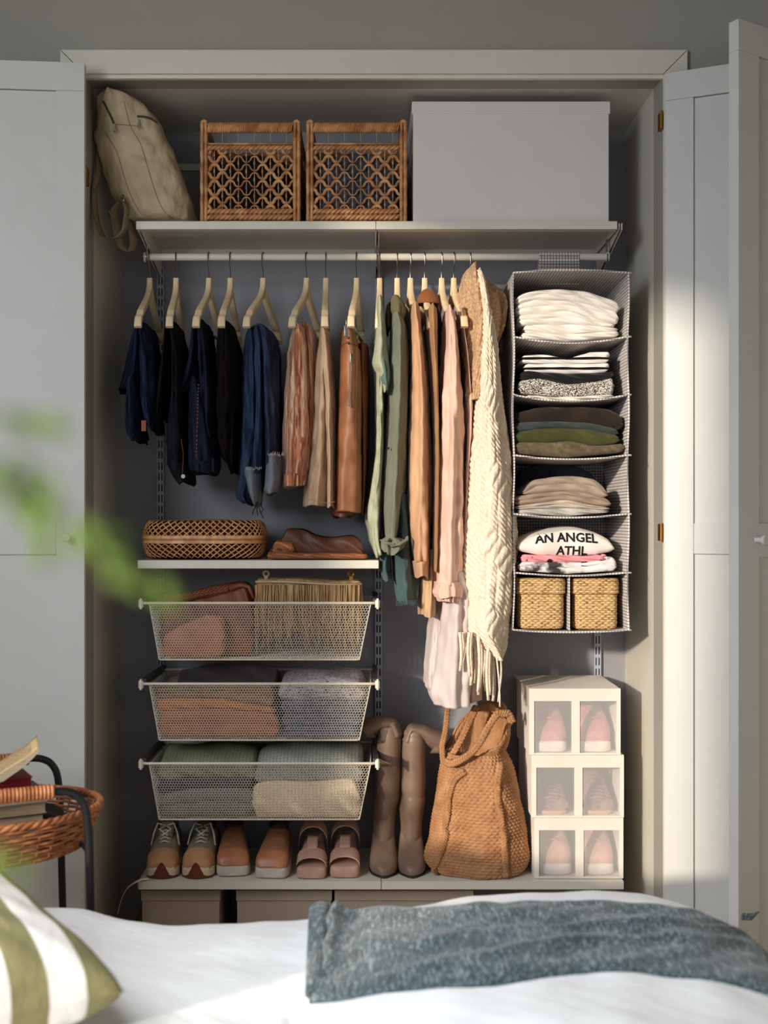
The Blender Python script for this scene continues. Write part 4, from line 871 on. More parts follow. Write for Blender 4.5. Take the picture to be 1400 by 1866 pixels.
def dpoint(side, u, v, zr):   # v 0 bottom, 1 rim
    inset = .022*(1-v); z = zr+dz_*(1-v)
    xl = tx0+(bx0_-tx0)*(1-v); xr_ = tx1+(bx1_-tx1)*(1-v); yf_, yb_ = DF+inset*.6, DBk-inset
    if side == 'f': return (xl+(xr_-xl)*u, yf_, z)
    if side == 'b': return (xl+(xr_-xl)*u, yb_, z)
    if side == 'l': return (xl, yf_+(yb_-yf_)*u, z)
    if side == 'r': return (xr_, yf_+(yb_-yf_)*u, z)
zr0 = Z(1100, DF)
d0 = thing('mesh_drawer', 'x', 'drawer', ((tx0+tx1)/2, DBk, zr0+dz_))
for s_, nm, nu, nv in (('f', 'mesh_front', 78, 22), ('b', 'mesh_back', 78, 22), ('l', 'mesh_side', 40, 22), ('r', 'mesh_side', 40, 22)):
    MBN = np.array({'f': (0, -1, 0), 'b': (0, 1, 0), 'l': (-1, 0, 0), 'r': (1, 0, 0)}[s_], float)
    mb = MB(); hexmesh(mb, 0, 0, 0, nu, nv, lambda u, v: dpoint(s_, u, v, zr0)); part(nm, mb, dm, d0, smooth=False)
MBN = np.array((0, 0, -1.)); mb = MB(); hexmesh(mb, 0, 0, 0, 60, 50, lambda u, v: (bx0_+(bx1_-bx0_)*u, DF+.013+(DBk-DF-.035)*v, zr0+dz_), r=.0006); part('mesh_bottom', mb, dm, d0, smooth=False)
def rrect(x0, x1, y0, y1, z, rad, n_=6):
    P = []
    for cx_, cy_, a0 in ((x1-rad, y1-rad, 0), (x0+rad, y1-rad, PI/2), (x0+rad, y0+rad, PI), (x1-rad, y0+rad, 1.5*PI)):
        for k in range(n_): a = a0+k/(n_-1)*PI/2; P.append((cx_+rad*math.cos(a), cy_+rad*math.sin(a), z))
    return P
mb = MB(); mb.tube(rrect(X(258, DF), X(687, DF), DF-.004, DBk, zr0+.002, .02), .0048, 8, closed=True); part('rim', mb, dm, d0)
mb = MB(); mb.tube(rrect(bx0_, bx1_, DF+.010, DBk-.02, zr0+dz_, .012), .0022, 6, closed=True); part('base_wire', mb, dm, d0)
for a, b in ((tx0, bx0_), (tx1, bx1_)):
    for y1_, y2_ in ((DF, DF+.012), (DBk, DBk-.02)): mb = MB(); mb.tube([(a, y1_, zr0), (b, y2_, zr0+dz_)], .0018, 6); part('corner_wire', mb, dm, d0)
for px, s_ in ((262, -1), (683, 1)):
    x = X(px, DF); mb = MB(); mb.box(x-.006 if s_ > 0 else x-.010, x+.010 if s_ > 0 else x+.006, DF+.01, DEP-.02, zr0-.004, zr0+.016); part('runner', mb, runm, d0, smooth=False, bevel=.001, label='dark sliding runner')
    xo = X(257 if s_ < 0 else 688, DF); mb = MB(); mb.box(xo-.0075, xo+.0075, DF-.006, DF+.012, zr0-.013, zr0+.012); mb.box(xo-.003, xo+.004, DF-.010, DF, zr0-.018, zr0+.018); part('end_stop', mb, steelw, d0, smooth=False, bevel=.0015, label='white plastic end stop')
ZR = [zr0, Z(1247, DF), Z(1392, DF)]
for i, q in enumerate(('top white wire mesh drawer, holding leather bags', 'middle white wire mesh drawer, holding orange and navy sweaters', 'bottom white wire mesh drawer, holding grey and cream knits')):
    d = d0 if i == 0 else copy_tree(d0); d.location = (d0.location.x, d0.location.y, d0.location.z if i == 0 else ZR[i]+dz_); d['label'] = q; d['group'] = 'wire mesh drawers'
# drawer contents
yD = DF+.026
def Zp(i, py): return py
br = mat('saddle_leather', (142, 80, 52), (112, 60, 38), rough=.5, ns=8, bs=120, bump=.4)
r = thing('woven_bag', 'reddish brown leather bag with a plaited edge, at the left in the top drawer', 'bag', (X(375, yD+.1), yD+.12, zr0+dz_+.004))
part('bag_body', slab([(292, 1102), (320, 1094), (360, 1078), (400, 1068), (440, 1066), (462, 1090)], [(296, 1198), (395, 1198), (462, 1196)], yD+.05, yD+.24, layers=1, seed=8, bulge=.01, wr=.004, round_=.03), br, r, smooth=2)
part('bag_flap', slab([(296, 1160), (330, 1140), (380, 1122), (410, 1125)], [(294, 1198), (390, 1198), (410, 1194)], yD, yD+.08, layers=1, seed=9, bulge=.01, wr=.003, round_=.02), mat('rust_leather', (186, 118, 84), (160, 96, 66), rough=.55, ns=8), r, smooth=2, label='rust leather flap')
mb = MB(); a = W(296, 1096, yD+.02); b = W(418, 1072, yD+.05)
for k in range(7): o_ = Vector((0, .010*math.cos(k*.9), -.010*math.sin(k*.9)*.9)); braid(mb, a+o_, b+o_, .0055, (0, 0, 1), .02)
mb.tube([b, W(440, 1066, yD+.05), W(454, 1070, yD+.03), W(462, 1090, yD+.02)], [.012, .010, .007, .005], 8); part('plaited_edge', mb, br, r, smooth=2)
frm = mat('fawn_suede', (196, 162, 120), (150, 116, 78), rough=.85, ns=60, st=(1, 1, .15), bs=400, bump=.4); frt = mat('fawn_leather', (206, 178, 140), rough=.5, ns=8)
r = thing('fringed_bag', 'fawn suede clutch bag covered in fringe, at the right in the top drawer', 'bag', (X(565, yD+.1), yD+.1, zr0+dz_+.004))
part('bag_body', slab([(464, 1056), (500, 1055), (560, 1057), (620, 1060), (661, 1059)], [(470, 1150), (655, 1150)], yD+.035, yD+.12, layers=1, seed=11, bulge=.008, round_=.01), frm, r, smooth=2)
mb = MB(); mb.tube([W(p, q, yD+.030) for p, q in ((466, 1060), (520, 1060), (570, 1063), (620, 1066), (660, 1064))], .007, 8, flat=.6, up=(0, 1, 0)); part('top_trim', mb, frt, r, smooth=2)
mb = MB(); rn = random.Random(8)
for k in range(92):
    px = 466+k*2.1; y_ = yD+.022+rn.uniform(-.006, .006); sw = rn.uniform(-6, 6); end = 1150+rn.uniform(0, 44)
    sw2 = sw+rn.choice((0, 0, 0, -14, 14))
    P = [W(px, 1066, y_), W(px+sw*.1, 1080, y_-.004), W(px+sw*.4, 1105, y_), W(px+sw*.8, 1130, y_+.002), W(min(652, max(468, px+sw2)), end, y_)]; mb.tube(P, .0022, 4, flat=1.3)
part('fringe', mb, frm, r, smooth=2, stuff=True)
for px in (485, 640):
    mb = MB(); c0 = W(px, 1046, yD+.05); mb.tube([c0+Vector((.009*math.cos(a), 0, .009*math.sin(a)+.001)) for a in np.linspace(0, 2*PI, 16)[:-1]], .0035, 6, closed=True); mb.box(c0.x-.006, c0.x+.006, c0.y-.003, c0.y+.003, c0.z-.022, c0.z-.006); part('strap_loop', mb, brass if px > 600 else frt, r)
kg = 'folded knits in the middle drawer'; kg2 = 'folded knits in the bottom drawer'
def kn(nm, lb, tops, bots, y0, mt, g, ly=1, sd=0, bulge=.012, hump=.01, yb_=None, rd=.022): fold(nm, lb, 'sweater', tops, bots, y0, yb_ or (DBk-.03), mt, g, layers=ly, seed=sd, bulge=bulge, hump=hump, round_=rd)
kn('folded_sweater', 'terracotta sweater at the bottom left of the middle drawer', [(288, 1296), (340, 1294), (400, 1292), (450, 1296), (508, 1302)], [(293, 1345), (504, 1345)], yD, cloth('terracotta_wool', (178, 116, 86), (152, 96, 70), ns=9), kg, 2, 1, hump=0)
kn('folded_sweater', 'bright orange sweater above the terracotta one', [(284, 1276), (330, 1272), (400, 1274), (450, 1282), (502, 1290)], [(286, 1295.6), (340, 1293.6), (400, 1291.6), (450, 1295.6), (504, 1301)], yD+.002, cloth('orange_wool', (210, 132, 74), (186, 110, 56), ns=9), kg, 1, 2, hump=0)
kn('folded_sweater', 'tan sweater above the orange one', [(284, 1254), (330, 1250), (400, 1248), (450, 1246), (500, 1254)], [(284, 1275.6), (330, 1271.6), (400, 1273.6), (450, 1281.6), (500, 1289)], yD+.004, cloth('tan_wool', (158, 122, 90), (130, 98, 70), ns=14), kg, 2, 3, hump=0)
kn('folded_sweater', 'dark brown sweater on top at the left of the middle drawer', [(320, 1248), (380, 1240), (440, 1240), (500, 1250)], [(300, 1253), (400, 1247.6), (500, 1253)], yD+.03, cloth('umber_wool', (62, 48, 48), (44, 34, 38), ns=20), kg, 1, 4, hump=.035)
pat = NT('navy_cream_jacquard', .9, 0, .15); v1 = pat.n('ShaderNodeTexBrick'); pat.l(pat.coord('UV'), v1.inputs['Vector'])
for k, v in (('Scale', 1.0), ('Brick Width', .012), ('Row Height', .008), ('Mortar Size', .0022), ('Color1', S((34, 36, 56))), ('Color2', S((210, 202, 198))), ('Mortar', S((170, 164, 168)))): v1.inputs[k].default_value = v
pat.col(v1.outputs[0])
mel = cloth('grey_melange', (112, 114, 128), (76, 80, 98), ns=90)
for i, (t0, t1, q, mt) in enumerate(((1322, 1345, 'lowest of the right pile in the middle drawer, navy melange', mel), (1300, 1321.6, 'second navy melange knit from the bottom, right pile of the middle drawer', mel), (1276, 1299.6, 'third knit of the right pile in the middle drawer, with a pale stripe', cloth('navy_melange2', (128, 124, 134), (70, 74, 94), ns=60)))):
    kn('folded_sweater', q, [(516-i*2, t0+1), (560, t0), (620, t0), (652+i*4, t0+2)], [(516-i*2, t1+1), (560, t1), (620, t1), (652+i*4, t1+1.5)], yD, mt, kg, 2, 5+i, hump=0)
kn('folded_sweater', 'navy and cream jacquard sweater on top at the right of the middle drawer', [(508, 1252), (540, 1244), (600, 1240), (650, 1243), (666, 1254)], [(510, 1276.6), (560, 1275.6), (620, 1275.6), (664, 1277)], yD+.008, pat.m, kg, 1, 9, hump=.022)
kb = [knit('grey_rib', (136, 134, 126), (96, 98, 96)), knit('sage_knit', (142, 146, 118), (108, 114, 92)), knit('mist_knit', (168, 168, 156), (124, 126, 118)), knit('cream_knit', (238, 218, 186), (204, 180, 146))]
kn('folded_sweater', 'mid grey rib sweater at the bottom left of the bottom drawer', [(290, 1448), (340, 1440), (400, 1436), (462, 1440)], [(296, 1490), (460, 1490)], yD, kb[0], kg2, 2, 11, hump=0)
kn('folded_sweater', 'dark slate sweater under the sage knit in the bottom drawer', [(286, 1424), (340, 1418), (400, 1418), (458, 1420)], [(290, 1447.6), (340, 1439.6), (400, 1435.6), (460, 1439.6)], yD+.006, cloth('dark_slate', (66, 74, 80), ns=10), kg2, 1, 12, hump=0)
kn('folded_sweater', 'sage green knit on top at the left of the bottom drawer', [(286, 1396), (330, 1392), (400, 1388), (466, 1394)], [(286, 1423.6), (340, 1417.6), (400, 1417.6), (462, 1419.6)], yD+.01, kb[1], kg2, 1, 13, hump=.035)
kn('folded_sweater', 'thick cream knit at the bottom right of the bottom drawer', [(460, 1430), (500, 1424), (560, 1426), (610, 1422), (640, 1420), (656, 1432)], [(462, 1490), (652, 1490)], yD-.006, kb[3], kg2, 1, 14, bulge=.016, hump=0)
kn('folded_sweater', 'pale misty grey knit on top at the right of the bottom drawer', [(464, 1404), (500, 1388), (560, 1385), (620, 1384), (662, 1394)], [(466, 1429), (500, 1423.6), (560, 1425.6), (610, 1421.6), (656, 1426)], yD+.004, kb[2], kg2, 1, 15, hump=.04)

# ------------------------------------------------------------------ shoes
def shoe_body(x, yt, z0, secs, mt, name, root_, n=28, rot=0, pwt=2.4, flat=True, cap1=True):
    """secs: (y from toe, half width, z bottom, z top, x offset)"""
    t = np.linspace(secs[0][0], secs[-1][0], 44); hw, zb_, zt_, xo = interp(secs, t); R = []
    for i in range(len(t)):
        row = []
        for q in range(n):
            a = q*2*PI/n; c, s_ = math.cos(a), math.sin(a); cc = math.copysign(abs(c)**(2/pwt), c); ss = math.copysign(abs(s_)**(2/(pwt if s_ > 0 else 6)), s_); 
            if flat and s_ < 0: cc = math.copysign(abs(c)**(2/6), c)
            zc = zb_[i]+(zt_[i]-zb_[i])*.35; z = zc+ss*((zt_[i]-zc) if s_ > 0 else (zc-zb_[i])); px_, py_ = xo[i]+hw[i]*cc, t[i]
            row.append((x+px_*math.cos(rot)-py_*math.sin(rot), yt+px_*math.sin(rot)+py_*math.cos(rot), z0+z))
        R.append(row)
    mb = MB(); mb.rings(R, True, cap1); return part(name, mb, mt, root_, smooth=2 if flat is not True else 55)
def P3(x, yt, z0, rot, a, b, c): return (x+a*math.cos(rot)-b*math.sin(rot), yt+a*math.sin(rot)+b*math.cos(rot), z0+c)
cream = mat('cream_sole', (226, 206, 176), rough=.6, ns=9); tanl = mat('tan_suede', (196, 146, 110), (172, 122, 88), rough=.8, ns=20, bs=400, bump=.3); rust = mat('rust_rubber', (112, 50, 34), rough=.6, ns=9); khaki = mat('khaki_mesh', (150, 136, 112), rough=.85, ns=40, bs=500, bump=.6); lace = mat('white_lace', (226, 222, 214), rough=.8, ns=90)
SHZ = ZB+.0015
for i, (px, rot) in enumerate(((294, .04), (357, -.05))):
    yt = SY0+.025; x = X(px, yt); r = thing('sneaker', ('left' if i == 0 else 'right')+' chunky khaki and tan lace-up sneaker with a rust toe bumper', 'sneaker', (x, yt+.12, ZB), 'khaki and tan sneakers'); k = 1 if i else -1
    shoe_body(x, yt, SHZ, [(0, .030, .012, .035, 0), (.01, .045, .004, .043, 0), (.05, .056, 0, .045, 0), (.12, .054, 0, .045, 0), (.20, .046, 0, .050, 0), (.27, .042, 0, .055, 0), (.29, .030, .002, .05, 0)], cream, 'sole', r, rot=rot, pwt=5)
    for kk in range(3):
        mb = MB(); mb.tube([P3(x, yt, SHZ, rot, math.sin(a)*(.0575), .060-.058*math.cos(a)*1.02, .016+kk*.009) for a in np.linspace(-1.5, 1.5, 24)], .0012, 5); part('sole_groove', mb, mat('groove', (110, 84, 60)), r)
    shoe_body(x, yt, SHZ, [(.008, .030, .030, .050, 0), (.02, .042, .030, .064, 0), (.06, .051, .030, .087, 0), (.10, .051, .030, .104, 0), (.15, .048, .03, .122, 0), (.20, .044, .03, .134, 0), (.24, .041, .03, .130, 0), (.28, .032, .03, .122, 0)], khaki, 'upper', r, rot=rot)
    shoe_body(x, yt, SHZ, [(.002, .030, .030, .050, 0), (.012, .046, .028, .068, 0), (.04, .0535, .028, .083, 0), (.060, .0545, .028, .089, 0), (.065, .050, .03, .086, 0)], tanl, 'toe_cap', r, rot=rot)
    mb = MB(); A_ = []
    for q in np.linspace(-1, 1, 25):
        hh = .050*math.exp(-(q/.42)**2)+.004; A_.append([P3(x, yt, SHZ, rot, q*.052, -.006+.028*abs(q)**2.2, z_) for z_ in np.linspace(.001, hh, 4)])
    mb.thick(np.array(A_), (0, .006, 0)); part('toe_bumper', mb, rust, r, smooth=40, label='rust toe bumper')
    mb = MB(); mb.rings([[P3(x, yt, SHZ, rot, a_*math.cos(q*2*PI/20), .20+b_*math.sin(q*2*PI/20), z_) for q in range(20)] for a_, b_, z_ in ((.030, .052, .110), (.034, .058, .135), (.030, .054, .136), (.026, .05, .115))], False, True); part('collar', mb, mat('collar_dark', (70, 62, 54)), r, smooth=2)
    mb = MB(); mb.rings([[P3(x, yt, SHZ, rot, a_*math.cos(q*2*PI/16), yc_+.006*math.sin(q*2*PI/16), z_) for q in range(16)] for a_, yc_, z_ in ((.020, .085, .092), (.024, .12, .116), (.026, .15, .135), (.022, .165, .150))]); part('tongue', mb, khaki, r, smooth=2)
    mb = MB()
    for q in range(5):
        t = q/4; z_ = .100+t*.036; yy_ = .085+t*.055; wd_ = .022-.002*t
        mb.tube([P3(x, yt, SHZ, rot, -wd_, yy_+.006, z_-.006), P3(x, yt, SHZ, rot, 0, yy_-.008, z_+.006), P3(x, yt, SHZ, rot, wd_, yy_+.006, z_-.006)], .0032, 6, flat=.6)
    for s_ in (-1, 1):
        mb.tube([P3(x, yt, SHZ, rot, s_*.004, .13, .145), P3(x, yt, SHZ, rot, s_*.028, .12, .155), P3(x, yt, SHZ, rot, s_*.040, .11, .125), P3(x, yt, SHZ, rot, s_*.048, .10, .085)], .0030, 6)
        mb.tube([P3(x, yt, SHZ, rot, s_*.004, .13, .145), P3(x, yt, SHZ, rot, -s_*.02, .10, .140), P3(x, yt, SHZ, rot, s_*.01, .09, .12)], .0030, 6)
    part('laces', mb, lace, r, smooth=2, label='white laces')
cog = mat('cognac_smooth', (184, 122, 84), (156, 98, 66), rough=.4, ns=12, bs=150, bump=.2, spec=.5); cogd = mat('cognac_band', (152, 104, 76), (130, 86, 62), rough=.45, ns=60, st=(.3, 1, 1)); slw = mat('off_white_rubber', (216, 204, 192), rough=.5, ns=9)
for i, (px, rot, yt) in enumerate(((425, .10, SY0+.045), (493, -.08, SY0+.022))):
    x = X(px, yt); r = thing('slip_on_shoe', ('left' if i == 0 else 'right')+' cognac leather slip-on with a thick off-white sole', 'shoe', (x, yt+.12, ZB), 'cognac slip-ons'); 
    shoe_body(x, yt, SHZ, [(0, .038, .004, .034, 0), (.008, .050, 0, .037, 0), (.04, .058, 0, .038, 0), (.10, .056, 0, .036, 0), (.20, .044, 0, .036, 0), (.26, .036, 0, .038, 0), (.27, .028, .002, .036, 0)], slw, 'sole', r, rot=rot, pwt=6)
    shoe_body(x, yt, SHZ, [(.006, .036, .034, .044, 0), (.02, .052, .034, .066, 0), (.06, .054, .034, .094, 0), (.11, .048, .034, .122, 0), (.16, .042, .034, .140, 0), (.24, .036, .034, .132, 0)], cogd, 'upper', r, rot=rot)
    shoe_body(x, yt, SHZ, [(.002, .034, .034, .040, 0), (.014, .0520, .034, .062, 0), (.03, .0555, .034, .077, 0), (.050, .0560, .034, .089, 0), (.054, .050, .034, .085, 0)], cog, 'toe_cap', r, rot=rot)
    mb = MB(); mb.rings([[P3(x, yt, SHZ, rot, a_*math.cos(q*2*PI/20), .185+b_*math.sin(q*2*PI/20), z_) for q in range(20)] for a_, b_, z_ in ((.032, .052, .120), (.034, .055, .142), (.028, .050, .142), (.024, .045, .09))], False, True); part('opening', mb, mat('insole_dark', (72, 40, 30)), r, smooth=2)
sand = mat('blush_leather', (204, 166, 148), (182, 144, 126), rough=.55, ns=9, bs=200, bump=.2)
for i, (px, yt) in enumerate(((567, SY0+.018), (628, SY0+.03))):
    x = X(px, yt); r = thing('platform_sandal', ('left' if i == 0 else 'right')+' dusty pink platform sandal with two wide straps', 'sandal', (x, yt+.12, ZB), 'dusty pink platform sandals')
    shoe_body(x, yt, SHZ, [(0, .036, .003, .035, 0), (.008, .047, 0, .038, 0), (.05, .052, 0, .040, 0), (.12, .046, 0, .05, 0), (.20, .038, 0, .085, 0), (.25, .034, 0, .092, 0), (.262, .024, 0, .09, 0)], sand, 'platform', r, pwt=6)
    def strapband(yA, yB, wd_, zA, hh, nm, tilt=0):
        mb = MB(); G_ = []
        for a in np.linspace(0, PI, 24): G_.append([(x+wd_*math.cos(a)*(1+.0*k), yt+yA+(yB-yA)*k+tilt*math.sin(a), SHZ+zA+(hh+tilt*.6*k)*(math.sin(a)**.6)+.012*k) for k in np.linspace(0, 1, 6)])
        mb.thick(np.array(G_), (0, 0, .004)); part(nm, mb, sand, r, smooth=60)
    strapband(.014, .078, .0515, .022, .043, 'toe_strap', .006); strapband(.135, .185, .050, .060, .078, 'ankle_strap', .004)
    mb = MB(); mb.thick(np.array([[(x+a, yt+.075+.06*k, SHZ+.080+.030*k) for k in np.linspace(0, 1, 5)] for a in np.linspace(-.018, .018, 5)]), (0, 0, .003)); part('instep_strap', mb, sand, r, smooth=2)
# boots
bo = mat('taupe_leather', (132, 110, 94), (108, 88, 76), rough=.46, ns=8, bs=24, bump=.18, bdist=.005, spec=.45)
for i, (px, sd) in enumerate(((701, -1), (752, 1))):
    yt = SY0+.028; x = X(px, yt)-(.0 if i else .002); r = thing('tall_boot', ('left taupe leather tall boot, its shaft folded over behind the drawers', 'right taupe leather tall boot, its shaft folded over to the right')[i], 'boot', (x, yt+.13, ZB), 'taupe tall boots')
    shoe_body(x, yt, SHZ, [(0, .006, 0, .006, .0), (.01, .018, 0, .008, 0), (.05, .044, 0, .008, 0), (.10, .050, 0, .008, 0), (.18, .040, 0, .010, 0), (.25, .034, 0, .010, 0), (.26, .02, 0, .01, 0)], mat('boot_sole', (50, 40, 36)), 'sole', r, pwt=4)
    shoe_body(x, yt, SHZ, [(.004, .005, .006, .018, 0), (.015, .022, .006, .034, 0), (.045, .042, .006, .052, 0), (.085, .0485, .006, .072, 0), (.12, .046, .006, .100, 0), (.15, .042, .006, .150, 0), (.18, .040, .006, .165, 0), (.24, .036, .006, .12, 0), (.255, .02, .01, .05, 0)], bo, 'foot', r)
    ax = x; ytop = .205; top = Z(1332 if i == 0 else 1342, .22)
    ks = [(SHZ+.03, .036, .050), (SHZ+.10, .036, .052), (SHZ+.17, .041, .050), (SHZ+.235, .043, .050), (SHZ+.245, .040, .048), (SHZ+.26, .043, .050), (SHZ+.36, .042, .052), (SHZ+.45, .042, .054), (top-.02, .041, .052), (top+.0, .038, .05), (top+.012, .026, .035), (top+.016, .006, .01)]
    mb = MB(); zz = np.concatenate([np.linspace(ks[0][0], ks[-1][0], 70)]); a_, b_ = interp(ks, zz); lean = (.02 if i == 0 else -.006)
    xo = interp([(ks[0][0], .0), (SHZ+.2, .003+.0), ((SHZ+top)/2, (.014 if i == 0 else .008)), (top, (.022 if i == 0 else .010))], zz)[0]
    mb.rings([[(ax+xo[q]+(a_[q]+.0012*math.sin(zz[q]*60+t*2))*math.cos(t), yt+.165+b_[q]*math.sin(t)-.02*(q/70), zz[q]) for t in np.arange(28)*2*PI/28] for q in range(70)]); part('shaft', mb, bo, r, smooth=2)
    # folded-over top: flattened tube drooping to the side
    xt = ax+xo[-1]; yy_ = yt+.145
    if i == 0: pth = [(xt+.026, top-.030), (xt+.006, top+.012), (xt-.030, top+.012), (xt-.058, top+.004), (xt-.090, top-.012)]; hh = [.020, .018, .022, .028, .034]
    else: pth = [(xt-.026, top-.030), (xt-.006, top+.014), (xt+.030, top+.004), (xt+.070, top-.022), (xt+.104, top-.040)]; hh = [.018, .014, .022, .034, .042]
    t = np.linspace(0, len(pth)-1, 30); Q = np.array(interp([(k, *p) for k, p in enumerate(pth)], t)).T; HH = interp([(k, h_) for k, h_ in enumerate(hh)], t)[0]; R = []
    for k in range(30):
        tv = Q[min(k+1, 29)]-Q[max(k-1, 0)]; tv /= np.linalg.norm(tv); nn = np.array((-tv[1], tv[0])); 
        R.append([(Q[k][0]+nn[0]*HH[k]*math.cos(a), yy_+(.048)*math.sin(a), Q[k][1]+nn[1]*HH[k]*math.cos(a)) for a in np.arange(24)*2*PI/24])
    R.append([tuple(np.array(p)*.9+np.array(R[-1]).mean(0)*.1) for p in R[-1]]); R.append([tuple(np.array(p)-np.array((sd*.03, 0, 0))) for p in R[-1]])
    mb = MB(); mb.rings(R); part('folded_shaft', mb, bo, r, smooth=2)

# ------------------------------------------------------------------ jute bag
jm = NT('jute', .75, 0, .3); a = jm.noise(jm.coord('Object', (1, 1, 1)), 18, 4); b = jm.noise(jm.coord('Object', (1, 1, 1.6)), 130, 3, .7)
jm.col(jm.mix(jm.math('MULTIPLY', b, .7), jm.ramp(a, [(.3, S((170, 120, 80))), (.7, S((208, 160, 116)))]), S((120, 72, 36)))); jm.bump(b, .5, .002); jute = jm.m
r = thing('jute_bag', 'slouching braided jute bag with a rolled rim and handle', 'bag', (X(866, .22), .23, ZB))
yc0 = .235
def jd(TH, ZL, T):
    row = ZL/.0108; ph = TH*54; s_ = np.sin(ph+PI*np.floor(row)); w_ = np.abs(np.sin(PI*row))
    return .0052*w_*(.6+.4*s_)*1.0+.006*nz(TH*1.5, ZL*9, 4)
jk = [(1372, 812, 918), (1400, 806, 934), (1440, 799, 944), (1490, 791, 952), (1540, 782, 958), (1568, 776, 962), (1584, 786, 958), (1594, 800, 945), (1603, 838, 900)]
P = drape([(q[0], q[1], q[2], .15+.0*q[0] if q[0] < 1590 else .15, .38) for q in jk], n=330, m=170, k=3, amp=.004, seed=3, hem=0, disp=jd, pw=2.3, wav=0)
zmin = ZB+.002; mb = MB()
# upper collar: ring becomes a tilted open mouth rising to the right
top = P[0].copy(); cen = top.mean(0); R = []
for k, t in enumerate(np.linspace(0, 1, 60)):
    row = top.copy(); rise = Z(1302, .2)-Z(1372, .2)
    un = (row[:, 0]-cen[0])/.10; un = np.clip(un, -1, 1)
    dx = .016*t; row[:, 0] = cen[0]+(row[:, 0]-cen[0])*(1+.06*t)+dx; row[:, 1] = cen[1]+(row[:, 1]-cen[1])*(1-.25*t)
    row[:, 2] = cen[2]+t*rise*(.50+.50*un)+.055*t*np.clip((top[:, 1]-cen[1])/.11, -1, 1)+.025*t*(1-un**2)*(top[:, 1] > cen[1])-.02*t
    th = np.arange(330)*2*PI/330; rw = (t*rise)/.0108; dd = .0050*abs(math.sin(PI*rw))*(.6+.4*np.sin(th*54+PI*math.floor(rw)))+.004*np.sin(th*3+t*5)
    row[:, 0] += dd*np.cos(th); row[:, 1] += dd*np.sin(th); R.append(row)
R = np.array(R)[::-1]
inner = []
for k, t in enumerate(np.linspace(0, 1, 12)):
    row = R[0].copy(); c_ = row.mean(0); row[:, :2] = c_[:2]+(row[:, :2]-c_[:2])*(.88-.05*t); row[:, 2] -= .10*t; inner.append(row)
full = np.concatenate([np.array(inner)[::-1], R[:-1], P]); full[..., 2] = np.maximum(full[..., 2], zmin); mb.rings(full, True, True); part('bag_body', mb, jute, r, smooth=2)
mb = MB(); rim = R[0][::6]; 
for k in range(3):
    ph = np.arange(55)*2*PI*11/55+k*2*PI/3; mb.tube(rim+np.stack([.004*np.cos(ph), .004*np.cos(ph), .005*np.sin(ph)], -1), .0045, 6, closed=True)
part('braided_rim', mb, jute, r, smooth=2)
jbv = bvh_of(full)
def rope(pts, r_, lab, depth=None):
    Q = np.array(interp([(i, *p) for i, p in enumerate(pts)], np.linspace(0, len(pts)-1, len(pts)*12))).T
    C3 = [np.array(onto(jbv, a, b, .004, .2) if depth is None else W(a, b, depth+(c[0] if c else 0))) for a, b, *c in Q]; C3 = np.array(C3)
    if depth is None:
        k_ = np.ones(9)/9; C3[:, 1] = np.convolve(np.pad(C3[:, 1], 4, 'edge'), k_, 'valid')
    mb_ = MB(); T_ = np.gradient(C3, axis=0); L_ = np.cumsum(np.linalg.norm(T_, axis=1)); T_ /= np.linalg.norm(T_, axis=1, keepdims=True)
    S_ = np.cross(T_, (0, 1, 0)); S_ /= np.maximum(np.linalg.norm(S_, axis=1, keepdims=True), 1e-6); N_ = np.cross(T_, S_)
    for k in range(3):
        ph = L_/.022*2*PI/1.2+k*2*PI/3; mb_.tube(C3+S_*(np.sin(ph)*r_*.8)[:, None]+N_*(np.sin(2*ph)*r_*.3)[:, None], r_*.62, 6)
    part(lab, mb_, jute, r, smooth=2)
rope([(790, 1588), (812, 1520), (818, 1450), (828, 1420), (846, 1405)], .011, 'handle_band'); rope([(922, 1598), (918, 1520), (906, 1440), (912, 1390)], .011, 'handle_band')
rope([(812, 1388, .00), (822, 1392, -.02), (845, 1382, -.03), (870, 1360, -.03), (890, 1325, -.02), (910, 1300, .0), (925, 1300, .01), (934, 1316, .02)], .010, 'handle', depth=.16)
rope([(816, 1290, .02), (812, 1330, .02), (806, 1362, .01), (808, 1386, .0), (820, 1392, -.01)], .008, 'handle', depth=.20)
rope([(868, 1288, .02), (858, 1310, .02), (842, 1345, .0), (822, 1380, -.01), (814, 1392, -.02)], .010, 'handle', depth=.22)
rope([(872, 1290, .02), (890, 1288, .01), (905, 1296, .0), (918, 1304, .0)], .009, 'handle', depth=.24)

# ------------------------------------------------------------------ shoe boxes with windows
sbm = cloth('white_nonwoven', (240, 232, 222), (230, 220, 208), ns=5)
gl = NT('clear_film', .12, 0, .5); gl.b.inputs['Base Color'].default_value = (1, 1, 1, 1); gl.b.inputs['Alpha'].default_value = .17; film = gl.m
pkc = mat('pink_canvas', (206, 138, 134), (180, 112, 112), rough=.85, ns=30, bs=500, bump=.3); pks = mat('blush_sole', (240, 226, 216), rough=.5); snk = mat('mauve_leather', (160, 112, 108), (112, 80, 84), rough=.6, ns=60); pep = mat('peach_canvas', (214, 160, 148), rough=.8, ns=30)
yX = SY0+.03; XB0, XB1 = (966, 1128), (1135, 1)
specs = [((1493, 1604), (974, 1136), 'pale peach canvas shoe', 'lowest windowed shoe box, holding peach canvas shoes'), ((1377, 1491), (969, 1137), 'mauve strappy shoe', 'middle windowed shoe box, holding mauve strappy shoes'), ((1254, 1375), (965, 1131), 'pink canvas shoe', 'top windowed shoe box, holding pink lace-up canvas shoes')]
zbase = SHZ
